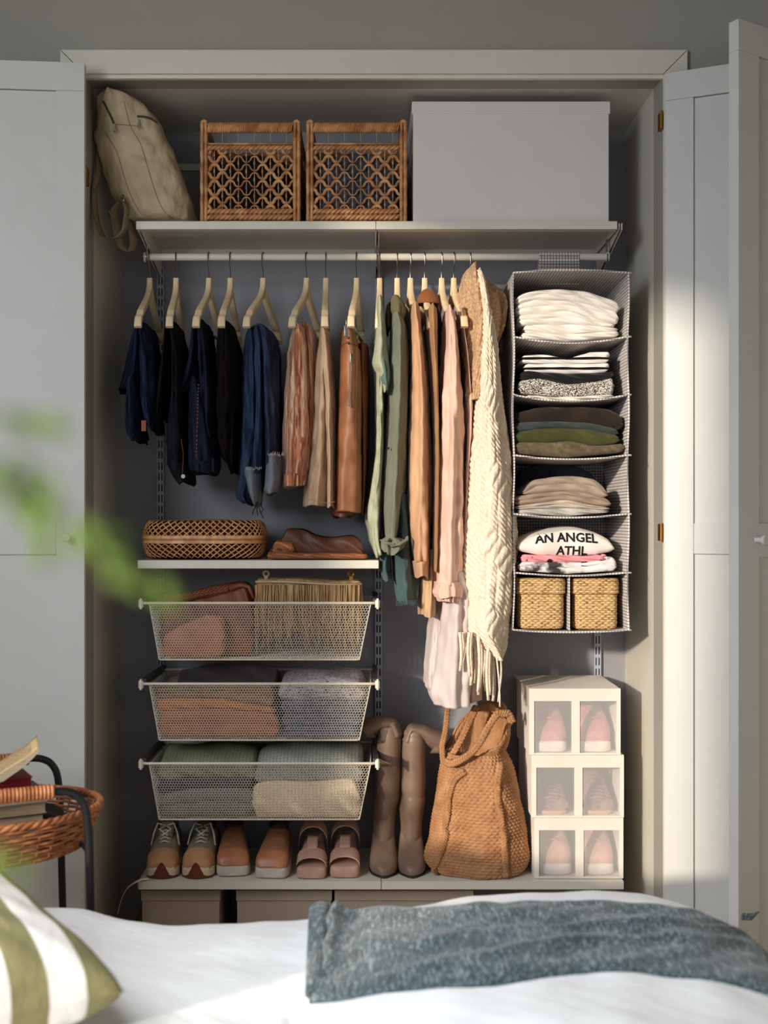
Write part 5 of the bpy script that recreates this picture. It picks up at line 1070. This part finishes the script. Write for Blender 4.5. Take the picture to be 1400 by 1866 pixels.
for i, ((pt_, pb_), (pl, pr), sl, lb) in enumerate(specs):
    H = (pb_-pt_)/FPX*(yX+CAMD); z0, z1 = zbase, zbase+H-.001; zbase += H; x0, x1 = X(pl, yX), X(pr, yX); D = .34; r = thing('shoe_box', lb, 'shoe box', ((x0+x1)/2, yX+D/2, z0), 'windowed shoe boxes'); t_ = .003
    def bp(nm, *q, b_=.001): m_ = MB(); m_.box(*q); return part(nm, m_, sbm, r, smooth=False, bevel=b_)
    bp('side_panel', x0, x0+t_, yX+.002, yX+D, z0, z1); bp('side_panel', x1-t_, x1, yX+.002, yX+D, z0, z1); bp('back_panel', x0+t_, x1-t_, yX+D-t_, yX+D, z0, z1); bp('base_panel', x0+t_, x1-t_, yX+.002, yX+D-t_, z0, z0+t_); 
    mb = MB(); us_ = np.linspace(0, 1, 9); P = np.array([[(x0+(x1-x0)*u-(.010*v if i == 2 else 0)*1, yX+v*D, z1-t_-(.004*math.sin(PI*u)*math.sin(PI*v))) for v in us_] for u in us_]); mb.thick(P, (0, 0, t_)); part('top_panel', mb, sbm, r, smooth=30)
    fw = .016; hd = .042; mid = (x0+x1)/2+.002
    bp('front_frame', x0, x1, yX-.004, yX, z1-hd, z1-.001); bp('front_frame', x0, x0+fw, yX-.004, yX, z0, z1-hd); bp('front_frame', x1-fw*.8, x1, yX-.004, yX, z0, z1-hd); bp('front_frame', x0+fw, x1-fw*.8, yX-.004, yX, z0, z0+.006); bp('centre_strip', mid-.014, mid+.014, yX-.005, yX-.001, z0+.006, z1-hd)
    mb = MB(); mb.box(x0+fw, mid-.014, yX-.0015, yX-.001, z0+.006, z1-hd); part('window_film', mb, film, r, smooth=False, label='clear plastic window'); mb = MB(); mb.box(mid+.014, x1-fw*.8, yX-.0015, yX-.001, z0+.006, z1-hd); part('window_film', mb, film, r, smooth=False, label='clear plastic window')
    for k, xc in enumerate((x0+.078, x1-.078)):
        sr = thing('boxed_shoe', ('left ' if k == 0 else 'right ')+sl+' inside the '+('lowest', 'middle', 'top')[i]+' shoe box', 'shoe', (xc, yX+.14, z0+t_), 'shoes in the windowed boxes'); um = (pep, snk, pkc)[i]; zz0 = z0+t_+.001; yt = yX+.020
        if i != 1:
            shoe_body(xc, yt, zz0, [(0, .034, .002, .030, 0), (.010, .050, 0, .038, 0), (.05, .058, 0, .038, 0), (.12, .054, 0, .034, 0), (.25, .038, 0, .034, 0), (.27, .028, .002, .03, 0)], pks, 'sole', sr, pwt=5)
            shoe_body(xc, yt, zz0, [(.010, .036, .034, .052, 0), (.025, .054, .034, .078, 0), (.06, .0570, .034, .108, 0), (.11, .053, .034, .142, 0), (.16, .048, .034, .155, 0), (.24, .04, .034, .145, 0)], um, 'upper', sr, pwt=3.2)
            mb = MB()
            for q in range(4): t = q/3; mb.tube([(xc-.024, yt+.060+t*.05, zz0+.100+t*.030), (xc, yt+.048+t*.05, zz0+.110+t*.032), (xc+.024, yt+.060+t*.05, zz0+.100+t*.030)], .0032, 5)
            part('laces', mb, um, sr)
        else:
            shoe_body(xc, yt, zz0, [(0, .030, .0, .012, 0), (.01, .044, 0, .014, 0), (.06, .054, 0, .014, 0), (.12, .050, 0, .014, 0), (.25, .034, 0, .016, 0)], mat('tan_insole', (214, 168, 132)), 'sole', sr, pwt=4)
            shoe_body(xc, yt, zz0, [(.030, .050, .012, .046, 0), (.045, .053, .012, .056, 0), (.075, .052, .012, .078, 0), (.11, .048, .012, .105, 0), (.16, .042, .012, .130, 0), (.24, .035, .012, .130, 0)], um, 'upper', sr)
            for q in range(5): mb = MB(); t = q/4; mb.tube([(xc+.054*math.cos(a), yt+.030+t*.06-.006*math.sin(a), zz0+.014+(.040+t*.036)*math.sin(a)**.7) for a in np.linspace(0, PI, 18)], .0035, 6, flat=.7); part('strap', mb, um, sr)

# ------------------------------------------------------------------ boxes beneath the lowest shelf, pale strap
ub = mat('taupe_card', (168, 152, 138), rough=.8, ns=4, var=.04)
for i, (a, b, q) in enumerate(((262, 402, 'taupe storage box below the lowest shelf, under the sneakers'), (434, 604, 'taupe storage box below the lowest shelf, under the sandals'), (612, 860, 'wide taupe storage box below the lowest shelf, under the boots'))):
    mb = MB(); mb.box(X(a, .2), X(b, .2), .17, .50, .001, ZB-.045); r = thing('storage_box', q, 'box', (X((a+b)/2, .2), .33, 0), 'storage boxes on the niche floor'); part('box_body', mb, ub, r, smooth=False, bevel=.002)
    mb = MB(); mb.box(X(a, .2)-.003, X(b, .2)+.003, .166, .504, ZB-.075, ZB-.040); part('lid', mb, ub, r, smooth=False, bevel=.002)
mb = MB(); band(mb, [W(272, 1601, .15), W(258, 1602, .13), W(245, 1608, .12), W(232, 1618, .13), W(222, 1636, .15), W(214, 1665, .16)], .012, wdir=(0, .9, .3)); solo('strap', mb, steelw, 'pale strap trailing off the left end of the lowest shelf', 'strap', smooth=2)

# ------------------------------------------------------------------ bed
BY1 = -.93; BY0 = -2.50; BX0, BX1 = -1.12, .90
ridge = [(-1.25, .545), (-.88, .543), (-.70, .540), (-.57, .517), (-.44, .506), (-.20, .508), (-.02, .530), (.15, .560), (.32, .580), (.45, .586), (.60, .580), (.72, .556), (.82, .510), (.90, .43)]
def zbed(x, y):
    x = np.asarray(x, float); y = np.asarray(y, float)
    z = interp(ridge, x)[0]
    t = np.clip((BY1-y)/.25, 0, 1); z = z-.06*(1-np.sqrt(np.clip(1-(1-t)**2, 0, 1)))
    z = z+.012*np.sin((BY1-y)*3.5)*np.clip((BY1-y)*3, 0, 1)
    f = .30+.70*np.clip((x+1.0)*1.2, 0, 1)
    z = z+(.0090*nz(x*5+y*3, y*5-x*2, 1)+.0042*nz(x*11-y*8, y*9, 2)+.0012*nz(x*24+y*16, y*16, 5))*f
    z = z+.022*np.exp(-(((y+1.86+.10*x)/.05)**2))*np.clip(.2-x, 0, .55)*1.2   # rolled duvet edge, left front
    z = z-.030*np.exp(-(((y+1.76+.02*x)/.04)**2))*np.clip(.15-x, 0, .5)*1.0
    z = z-.03*np.exp(-(((x+.185+.05*np.sin(y*9))/.022)**2))*np.exp(-(((y+1.66)/.10)**2))
    return z
xs_ = np.linspace(BX0, BX1, 260); ys_ = np.linspace(BY0, BY1, 220); XX, YY = np.meshgrid(xs_, ys_, indexing='ij'); ZZ = zbed(XX, YY)
ed = np.minimum.reduce([XX-BX0, BX1-XX, (YY-BY0)])
ZZ -= .05*(1-np.clip(ed/.08, 0, 1))**2
G3 = np.stack([XX, YY, ZZ], -1)
dv = NT('white_bed_linen', .8, 0, .2); dv.col(S((246, 247, 248))); a = dv.noise(dv.coord('Object', (1, 1.5, 1), (0, 0, .5)), 3.2, 4, .5); b = dv.noise(dv.coord('Object'), 700, 1); dv.bump(dv.math('ADD', a, dv.math('MULTIPLY', b, .03)), .55, .06); dv.b.inputs['Sheen Weight'].default_value = .2
r = thing('bed', 'bed made up with white linen in front of the wardrobe', 'bed', (-.17, -1.72, 0))
mb = MB(); mb.grid(G3)
skirt = []
def side(line_, dx, dy):
    P = []
    for k, t in enumerate(np.linspace(0, 1, 10)): q = line_.copy(); q[:, 0] += dx*math.sin(t*PI*.5)*.03; q[:, 1] += dy*math.sin(t*PI*.5)*.03+dy*.006*np.sin(line_[:, 0]*30)*t; q[:, 2] -= t*.33; P.append(q)
    mb.grid(np.array(P))
side(G3[:, -1], 0, 1); side(G3[:, 0], 0, -1); side(G3[0], -1, 0); side(G3[-1], 1, 0)
part('duvet', mb, dv.m, r, smooth=2)
mb = MB(); mb.box(BX0+.03, BX1-.04, BY0+.03, BY1-.03, .16, .40); part('mattress', mb, dv.m, r, bevel=.02)
mb = MB(); mb.box(BX0+.02, BX1-.03, BY0+.02, BY1-.02, .09, .16); part('bed_base', mb, white, r, bevel=.004)
for x in (BX0+.1, BX1-.12):
    for y in (BY0+.1, BY1-.1): mb = MB(); mb.lathe([(0, 0), (.025, 0), (.03, .09), (0, .09)], (x, y, 0), 12); part('bed_leg', mb, white, r)
# throw
th = NT('grey_green_throw', .95, 0, .1)
a = th.noise(th.coord('Object', (1, .16, 1)), 170, 3, .75); b = th.noise(th.coord('Object', (1, 1, 1)), 12, 3); h = th.math('ADD', a, th.math('MULTIPLY', th.math('SUBTRACT', b, .5), .10))
th.col(th.ramp(h, [(.38, S((46, 60, 64))), (.53, S((82, 99, 104))), (.68, S((158, 174, 178)))])); th.bump(a, .9, .006); th.b.inputs['Sheen Weight'].default_value = .4
def bedpt(px, py):
    d = .89*FPX/(py-VY)
    for _ in range(6):
        x = (px-VX)/FPX*d; z = float(zbed(x, d-CAMD)); d = (CAMZ-z)*FPX/(py-VY)
    return np.array(((px-VX)/FPX*d, d-CAMD))
backE = [(596, 1664), (660, 1664), (760, 1660), (900, 1654), (1000, 1650), (1120, 1648), (1220, 1658), (1300, 1680), (1365, 1716), (1420, 1764)]
frontE = [(560, 1832), (640, 1822), (760, 1806), (860, 1800), (960, 1788), (1050, 1776), (1150, 1772), (1260, 1784), (1350, 1800), (1430, 1830)]
bk = np.array([bedpt(*p) for p in backE]); fr_ = np.array([bedpt(*p) for p in frontE]); tt = np.linspace(0, 9, 200)
bk[:, 1] = np.minimum(bk[:, 1], BY1-.09)
B_ = np.array(interp([(i, *p) for i, p in enumerate(bk)], tt)).T; F_ = np.array(interp([(i, *p) for i, p in enumerate(fr_)], tt)).T
vv = np.linspace(0, 1, 120); PX_ = B_[:, None, :]*(1-vv)[None, :, None]+F_[:, None, :]*vv[None, :, None]
zx = zbed(PX_[..., 0], PX_[..., 1]); U_, V_ = np.meshgrid(tt/9, vv, indexing='ij')
wr = .012*np.exp(-((V_-.48+.35*(U_-.5)+.03*np.sin(U_*9))/.05)**2)*np.clip(U_*2-.2, 0, 1)+.010*np.exp(-((V_-.72+.45*(U_-.5))/.05)**2)*np.clip(U_*2, 0, 1)+.006*nz(U_*14, V_*9, 3)+.012*np.exp(-((U_-.31)/.03)**2)*(1-V_)
wr += .030*np.exp(-((U_-.035)/.03)**2)*(1-V_*.8)
edge = np.minimum.reduce([U_*9*.1/.03, (1-U_)*30, V_*12, (1-V_)*12]); edge = np.sqrt(np.clip(edge, 0, 1))
Pt = np.stack([PX_[..., 0]+.004*np.sin(V_*20), PX_[..., 1], zx+.006+(.010+np.maximum(wr, -.006))*edge], -1)
mb = MB(); mb.grid(Pt); low = Pt.copy(); low[..., 2] = zx-.004; k0 = mb.n; mb.v.append(low.reshape(-1, 3)); mb.n += low.size//3
nu, nv = 200, 120; bl = [i*nv for i in range(nu)]+[(nu-1)*nv+j for j in range(1, nv)]+[i*nv+nv-1 for i in range(nu-2, -1, -1)]+[j for j in range(nv-2, 0, -1)]
for i in range(len(bl)): a, c = bl[i], bl[(i+1) % len(bl)]; mb.f.append([a, c, k0+c, k0+a])
r = thing('throw_blanket', 'grey-green woven throw folded across the foot of the bed', 'blanket', (.4, -1.3, .56)); part('throw_cloth', mb, th.m, r, smooth=2)
c1, c2 = bedpt(566, 1668), bedpt(600, 1668); c3, c4 = bedpt(556, 1825), bedpt(590, 1825)
mb = MB(); R = []
for t in np.linspace(0, 1, 30):
    a = c1+(c3-c1)*t; b = c2+(c4-c2)*t; zz_ = zbed(a[0], a[1]); e_ = math.sin(min(1, t*8)*PI/2)*(1-.6*t); row = []
    for q in range(20): an = q*2*PI/20; row.append(((a[0]+b[0])/2+(b[0]-a[0])/2*math.cos(an), a[1]+.01*math.cos(an), zz_+.006+(.017*e_+.004)*(1+math.sin(an))))
    R.append(row)
mb.rings(R); part('under_fold', mb, th.m, r, smooth=2)
mb = MB(); a = bedpt(1352, 1690)
for k in range(7): p = Vector((a[0]+k*.004, a[1], zbed(a[0], a[1])+.02)); mb.tube([p, p+Vector((.006+.002*k, .01, .012)), p+Vector((.014+.002*k, .015, .004+.002*k))], .003, 5)
part('tassel', mb, th.m, r)
# pillow with olive stripes
pc = np.array((-.90, -1.60)); ang = math.atan2(.405, .62)   # local y axis along (-.405,.62)
st_ = NT('olive_stripe', .8, 0, .2); sp = st_.n('ShaderNodeSeparateXYZ'); st_.l(st_.coord('Object'), sp.inputs[0])
f = st_.math('FRACT', st_.math('MULTIPLY', st_.math('ADD', sp.outputs[0], 1.019), 7.9)); st_.col(st_.ramp(f, [(0, S((136, 130, 92))), (.50, S((236, 232, 226)))], 'CONSTANT')); st_.bump(st_.noise(st_.coord('Object', (1, .4, 1)), 12, 4), .5, .02)
mb = MB(); hxp, hyp, hzp = .31, .40, .105; nU, nV = 90, 90
for sgn in (1, -1):
    u = np.linspace(-1, 1, nU); v = np.linspace(-1, 1, nV); UU, VV = np.meshgrid(u, v, indexing='ij'); prof = ((1-UU**4)*(1-VV**4)).clip(0, 1)**.42
    pinch = 1-.06*(1-np.abs(VV)**2)*0; xx = UU*hxp*(1-.07*VV**2*0-.05*(1-UU**2)*0)*(1-.05*(1-VV**2)*np.abs(UU)); yy = VV*hyp*(1-.05*(1-UU**2)*np.abs(VV))
    zz = sgn*hzp*prof+.006*nz(UU*6, VV*5, 7)*prof*sgn; mb.grid(np.stack([xx, yy, zz], -1))
org = (0, 0, 0); me = mesh_of('pillow', mb, st_.m, org, 2, 0); o = bpy.data.objects.new('pillow', me); COL.objects.link(o); o.location = (pc[0], pc[1], float(zbed(pc[0], pc[1]))+hzp*.80); o.rotation_euler = (0, 0, ang)
o['label'] = 'white pillow with wide olive green stripes at the head of the bed'; o['category'] = 'pillow'

# ------------------------------------------------------------------ side table with rattan tray and books
ct = np.array((-1.02, -.71)); ud = np.array((.91, .40)); ud /= np.linalg.norm(ud); vd = np.array((-ud[1], ud[0])); tz0, tz1 = .585, .69; RU, RV = .31, .235
r = thing('side_table', 'side table with black metal legs and an oval rattan tray', 'table', (ct[0], ct[1], 0))
def L2(u, v, z): p = ct+ud*u+vd*v; return (p[0], p[1], z)
rtm = mat('tray_rattan', (196, 128, 84), (148, 88, 54), rough=.5, ns=40, bs=200, bump=.3)
mb = MB(); NR = 9
for k in range(NR):
    t = k/(NR-1); s_ = .88+.12*t; mb.tube([L2(RU*s_*math.cos(a)+0, RV*s_*math.sin(a), tz0+.008+(tz1-tz0-.02)*t+.002*math.sin(a*44+k*PI)) for a in np.linspace(0, 2*PI, 177)[:-1]] if False else [L2((RU*s_+.0045*math.sin(a*22+k*PI))*math.cos(a), (RV*s_+.0045*math.sin(a*22+k*PI))*math.sin(a), tz0+.008+(tz1-tz0-.02)*t) for a in np.linspace(0, 2*PI, 177)[:-1]], .0042, 6, closed=True)
part('woven_wall', mb, rtm, r, smooth=2)
mb = MB()
for k in range(44): a = k*2*PI/44; mb.tube([L2(RU*.875*math.cos(a), RV*.875*math.sin(a), tz0), L2(RU*1.0*math.cos(a), RV*math.sin(a), tz1)], .0035, 5)
part('stake', mb, rtm, r)
mb = MB(); 
for k in range(3): mb.tube([L2((RU+.005*math.cos(a*26+k*2.1))*math.cos(a), (RV+.005*math.cos(a*26+k*2.1))*math.sin(a), tz1+.005*math.sin(a*26+k*2.1)) for a in np.linspace(0, 2*PI, 241)[:-1]], .006, 6, closed=True)
part('tray_rim', mb, rtm, r, smooth=2)
mb = MB(); mb.rings([[L2(RU*.88*s_*math.cos(a), RV*.88*s_*math.sin(a), tz0+dz) for a in np.arange(48)*2*PI/48] for s_, dz in ((1, 0), (1, .008), (.5, .009))]); part('tray_floor', mb, rtm, r)
zA = .769
for v in (-.225, .225):
    mb = MB(); pts = [L2(-.272, v, 0.0), L2(-.25, v, .3), L2(-.245, v, .70), L2(-.22, v, .755), L2(-.18, v, zA), L2(0, v, zA), L2(.16, v, zA), L2(.205, v, .758), L2(.232, v, .72), L2(.24, v, .66), L2(.25, v, .3), L2(.262, v, .0)]
    Q = np.array(interp([(i, *p) for i, p in enumerate(pts)], np.linspace(0, 11, 90))).T; mb.tube(Q, .0105, 10); part('frame_tube', mb, blackm, r, smooth=2)
    mb = MB()
    for k in range(34): u = -.16+k*.31/33; mb.tube([L2(u, v+.0145*math.cos(a), zA+.0145*math.sin(a)) for a in np.linspace(0, 2*PI, 13)[:-1]], .0054, 5, closed=True)
    part('wrapped_grip', mb, rtm, r, smooth=2)
mb = MB(); mb.tube([L2(.244, -.225, .60), L2(.244, .225, .60)], .006, 8); mb.tube([L2(-.244, -.225, .60), L2(-.244, .225, .60)], .006, 8); part('cross_bar', mb, blackm, r)
def book(name, lb, c, ux, ang_, wd, dp, z, th_, cover, pages, grp):
    r_ = thing(name, lb, 'book', (c[0], c[1], z), grp); ax_ = np.array((math.cos(ang_), math.sin(ang_), 0)); ay_ = np.array((-math.sin(ang_), math.cos(ang_), 0)); az_ = np.array((0, 0, 1.)); cc = np.array((c[0], c[1], z+th_/2))
    mb = MB(); mb.obox(cc, ax_*(wd/2-.003), ay_*(dp/2-.004), az_*(th_/2-.002)); part('page_block', mb, pages, r_, smooth=False)
    mb = MB(); mb.obox(cc+az_*(th_/2-.001), ax_*wd/2, ay_*dp/2, az_*.001); mb.obox(cc-az_*(th_/2-.001), ax_*wd/2, ay_*dp/2, az_*.001); mb.obox(cc-ay_*(dp/2-.001)*-1, ax_*wd/2, ay_*.001, az_*th_/2); part('cover', mb, cover, r_, smooth=False)
pg = mat('page_edges', (206, 186, 156), (180, 158, 128), rough=.9, ns=300, st=(.05, .05, 1)); bgp = 'books stacked in the tray'
bt0 = tz0+.012; bc = (-.965, -.755)
for i, (thk, cv, lb) in enumerate(((.036, mat('navy_cover', (40, 48, 74)), 'thick navy covered book at the bottom of the tray pile'), (.031, mat('slate_cover', (84, 92, 104)), 'slate grey book above the thick navy one'), (.030, mat('ink_cover', (36, 42, 66)), 'ink blue book in the middle of the tray pile'), (.028, mat('sand_cover', (170, 150, 120)), 'sand coloured book above the ink blue one'), (.026, mat('grey_cover', (110, 116, 120)), 'pale grey-blue book below the red one'))):
    book('book', lb, (bc[0]+.004*i, bc[1]+.003*(i % 2)), 0, .42+.03*i, .20, .15, bt0, thk, cv, pg, bgp); bt0 += thk+.0005
book('book', 'small red paperback under the open book', (-.99, -.74), 0, .50, .20, .14, bt0, .034, mat('red_cover', (150, 28, 34)), mat('red_edges', (150, 40, 44), rough=.9, ns=300, st=(.05, .05, 1)), bgp); bt0 += .0345
# open book
pp = NT('printed_page', .85, 0, .2); sp = pp.n('ShaderNodeSeparateXYZ'); pp.l(pp.coord('UV'), sp.inputs[0])
ln = pp.math('LESS_THAN', pp.math('FRACT', pp.math('MULTIPLY', sp.outputs[1], 150)), .42); wn = pp.math('GREATER_THAN', pp.noise(pp.coord('UV', (160, 150, 1)), 1.0, 1), .42)
inm = pp.math('MULTIPLY', pp.math('GREATER_THAN', sp.outputs[0], .014), pp.math('MULTIPLY', pp.math('LESS_THAN', sp.outputs[0], .108), pp.math('MULTIPLY', pp.math('GREATER_THAN', sp.outputs[1], .014), pp.math('LESS_THAN', sp.outputs[1], .152))))
pp.col(pp.mix(pp.math('MULTIPLY', pp.math('MULTIPLY', ln, wn), inm), S((222, 188, 140)), S((110, 84, 62))))
r = thing('open_book', 'open paperback with yellowed pages lying on top of the book pile', 'book', (-.99, -.74, bt0)); oc_ = np.array((-.985, -.755)); oa = .30; du = np.array((math.cos(oa), math.sin(oa))); dw = np.array((-math.sin(oa), math.cos(oa)))
for s_, nm in ((1, 'page_block'), (-1, 'page_block')):
    us_ = np.linspace(0, 1, 20); prof = [(.125*u, (.026*math.sin(min(1, u*1.6)*PI/2)+(.055*u**2.2 if s_ > 0 else .0))) for u in us_]
    P = np.array([[(*(oc_+du*(s_*a)+dw*b), bt0+.004+h_) for b in np.linspace(-.085, .085, 6)] for a, h_ in prof]); mb = MB(); mb.thick(P, (0, 0, .0006)); 
    me = mesh_of('page', mb, pp.m, ORG[r.name], 2, 0, uv=True)
    uvl = me.uv_layers[0].data
    for lp in me.loops:
        co = np.array(me.vertices[lp.vertex_index].co)[:2]+np.array(ORG[r.name])[:2]-oc_; uvl[lp.index].uv = (abs(co@du), co@dw+.085)
    part('page', None, None, r, me=me)
    lowp = P.copy(); lowp[..., 2] = np.maximum(bt0+.002, P[..., 2]-.024*(1-(us_**2)[:, None]*.5)); mb = MB(); full_ = np.concatenate([P-np.array((0, 0, .0004)), lowp[::-1]]); mb.grid(full_); 
    mb.f.append([i*6 for i in range(40)][::-1]); mb.f.append([i*6+5 for i in range(40)]); part('page_block', mb, pg, r, smooth=30)
# dark pouch in the tray
R = []
for t in np.linspace(0, 1, 16):
    k_ = math.sin(PI*min(.999, .08+t*.9))**.5; R.append([L2(.105+.125*k_*math.copysign(abs(math.cos(a))**.6, math.cos(a)), .02+.13*k_*math.copysign(abs(math.sin(a))**.6, math.sin(a)), tz0+.013+.085*t+.004*math.sin(a*5)) for a in np.arange(36)*2*PI/36])
mb = MB(); mb.rings(R); solo('pouch', mb, cloth('black_felt', (22, 20, 26), ns=9), 'black fabric pouch lying in the rattan tray', 'pouch', smooth=2)

# ------------------------------------------------------------------ plant close to the lens (outside the frame except its twigs)
lf = mat('fresh_leaf', (150, 178, 92), (120, 150, 68), rough=.5, ns=8); bark = mat('green_twig', (96, 116, 60), rough=.7, ns=20); pot = mat('terracotta', (176, 106, 76), rough=.8, ns=8)
pxy = (-.62, -3.06)
r = thing('potted_plant', 'leafy green plant whose blurred twigs reach in from the left edge', 'plant', (pxy[0], pxy[1], 0))
mb = MB(); mb.lathe([(0, 0), (.11, 0), (.15, .26), (.165, .26), (.165, .30), (.145, .30), (.13, .27), (0, .27)], (pxy[0], pxy[1], 0), 28); part('pot', mb, pot, r)
mb = MB(); mb.tube([(pxy[0], pxy[1], .26), (pxy[0]+.02, pxy[1]-.01, .7), (pxy[0]+.05, pxy[1], 1.15), (pxy[0]+.12, pxy[1]-.03, 1.52)], [.014, .012, .010, .006], 8); part('stem', mb, bark, r)
YP = -3.28
def leaf(mb, p, d, L_, w_, nrm=(0, -1, .2)):
    d = Vector(d).normalized(); n_ = Vector(nrm).normalized(); s_ = d.cross(n_).normalized(); G_ = []
    for t in np.linspace(0, 1, 6): ww = w_*math.sin(PI*min(.98, .05+t*.93))**.8; c_ = Vector(p)+d*L_*t+n_*(-.12*L_*t*t); G_.append([c_-s_*ww, c_+n_*ww*.15, c_+s_*ww])
    mb.thick(np.array([[tuple(q) for q in row] for row in G_]), tuple(n_*.0008))
tw = [[(-40, 760), (20, 755), (70, 762)], [(-60, 880), (0, 835), (50, 845), (95, 870)], [(-20, 850), (40, 880), (62, 930), (68, 985)], [(20, 900), (90, 925), (150, 950), (200, 965)], [(130, 960), (180, 1000), (195, 1045)], [(180, 1000), (240, 1045), (300, 1060)], [(-60, 1560), (-10, 1545), (20, 1560)]]
base = Vector((pxy[0]+.10, pxy[1]-.03, 1.46))
rn = random.Random(11); mt_ = MB()
for k, q in enumerate(tw):
    P = [W(a, b, YP) for a, b in q]; src = base if k < 2 else (Vector((pxy[0]+.05, pxy[1], 1.15)) if k == 6 else None)
    if src: P = [src]+P
    elif k in (2, 3): P = [W(-60, 862, YP)]+P
    mt_.tube(P, .0015, 6)
    for (a, b) in q:
        if a < -30: continue
        for _ in range(1):
            mbl = MB(); an = rn.uniform(-1.9, .5); leaf(mbl, W(a, b, YP+rn.uniform(-.01, .01)), (math.cos(an), rn.uniform(-.2, .2), math.sin(an)), rn.uniform(.012, .017), rn.uniform(.0035, .0055)); part('leaf', mbl, lf, r, smooth=2)
part('twig', mt_, bark, r)

# ------------------------------------------------------------------ sub-parts: hang small pieces on the part that carries them
CARRY = {'zip_pull': 'zipper', 'laces': 'upper', 'toe_bumper': 'toe_cap', 'sole_groove': 'sole', 'frayed_edge': 'cuff', 'button': 'waistband', 'wrapped_grip': 'frame_tube',
         'tray_rim': 'woven_wall', 'stake': 'woven_wall', 'slot_back': 'channel', 'braided_rim': 'bag_body', 'end_stop': 'runner', 'hem_stitch': 'trouser_leg', 'piping': 'side_panel', 'seam_tab': 'side_panel'}
for o in list(bpy.data.objects):
    if o.parent is None and o.type == 'EMPTY':
        kids = {}
        for c in o.children: kids.setdefault(c.name.split('.')[0], []).append(c)
        used = {}
        for c in list(o.children):
            t_ = CARRY.get(c.name.split('.')[0])
            if t_ and t_ in kids and not c.children:
                k = used.get((t_, c.name.split('.')[0]), 0); used[(t_, c.name.split('.')[0])] = k+1; c.parent = kids[t_][k % len(kids[t_])]
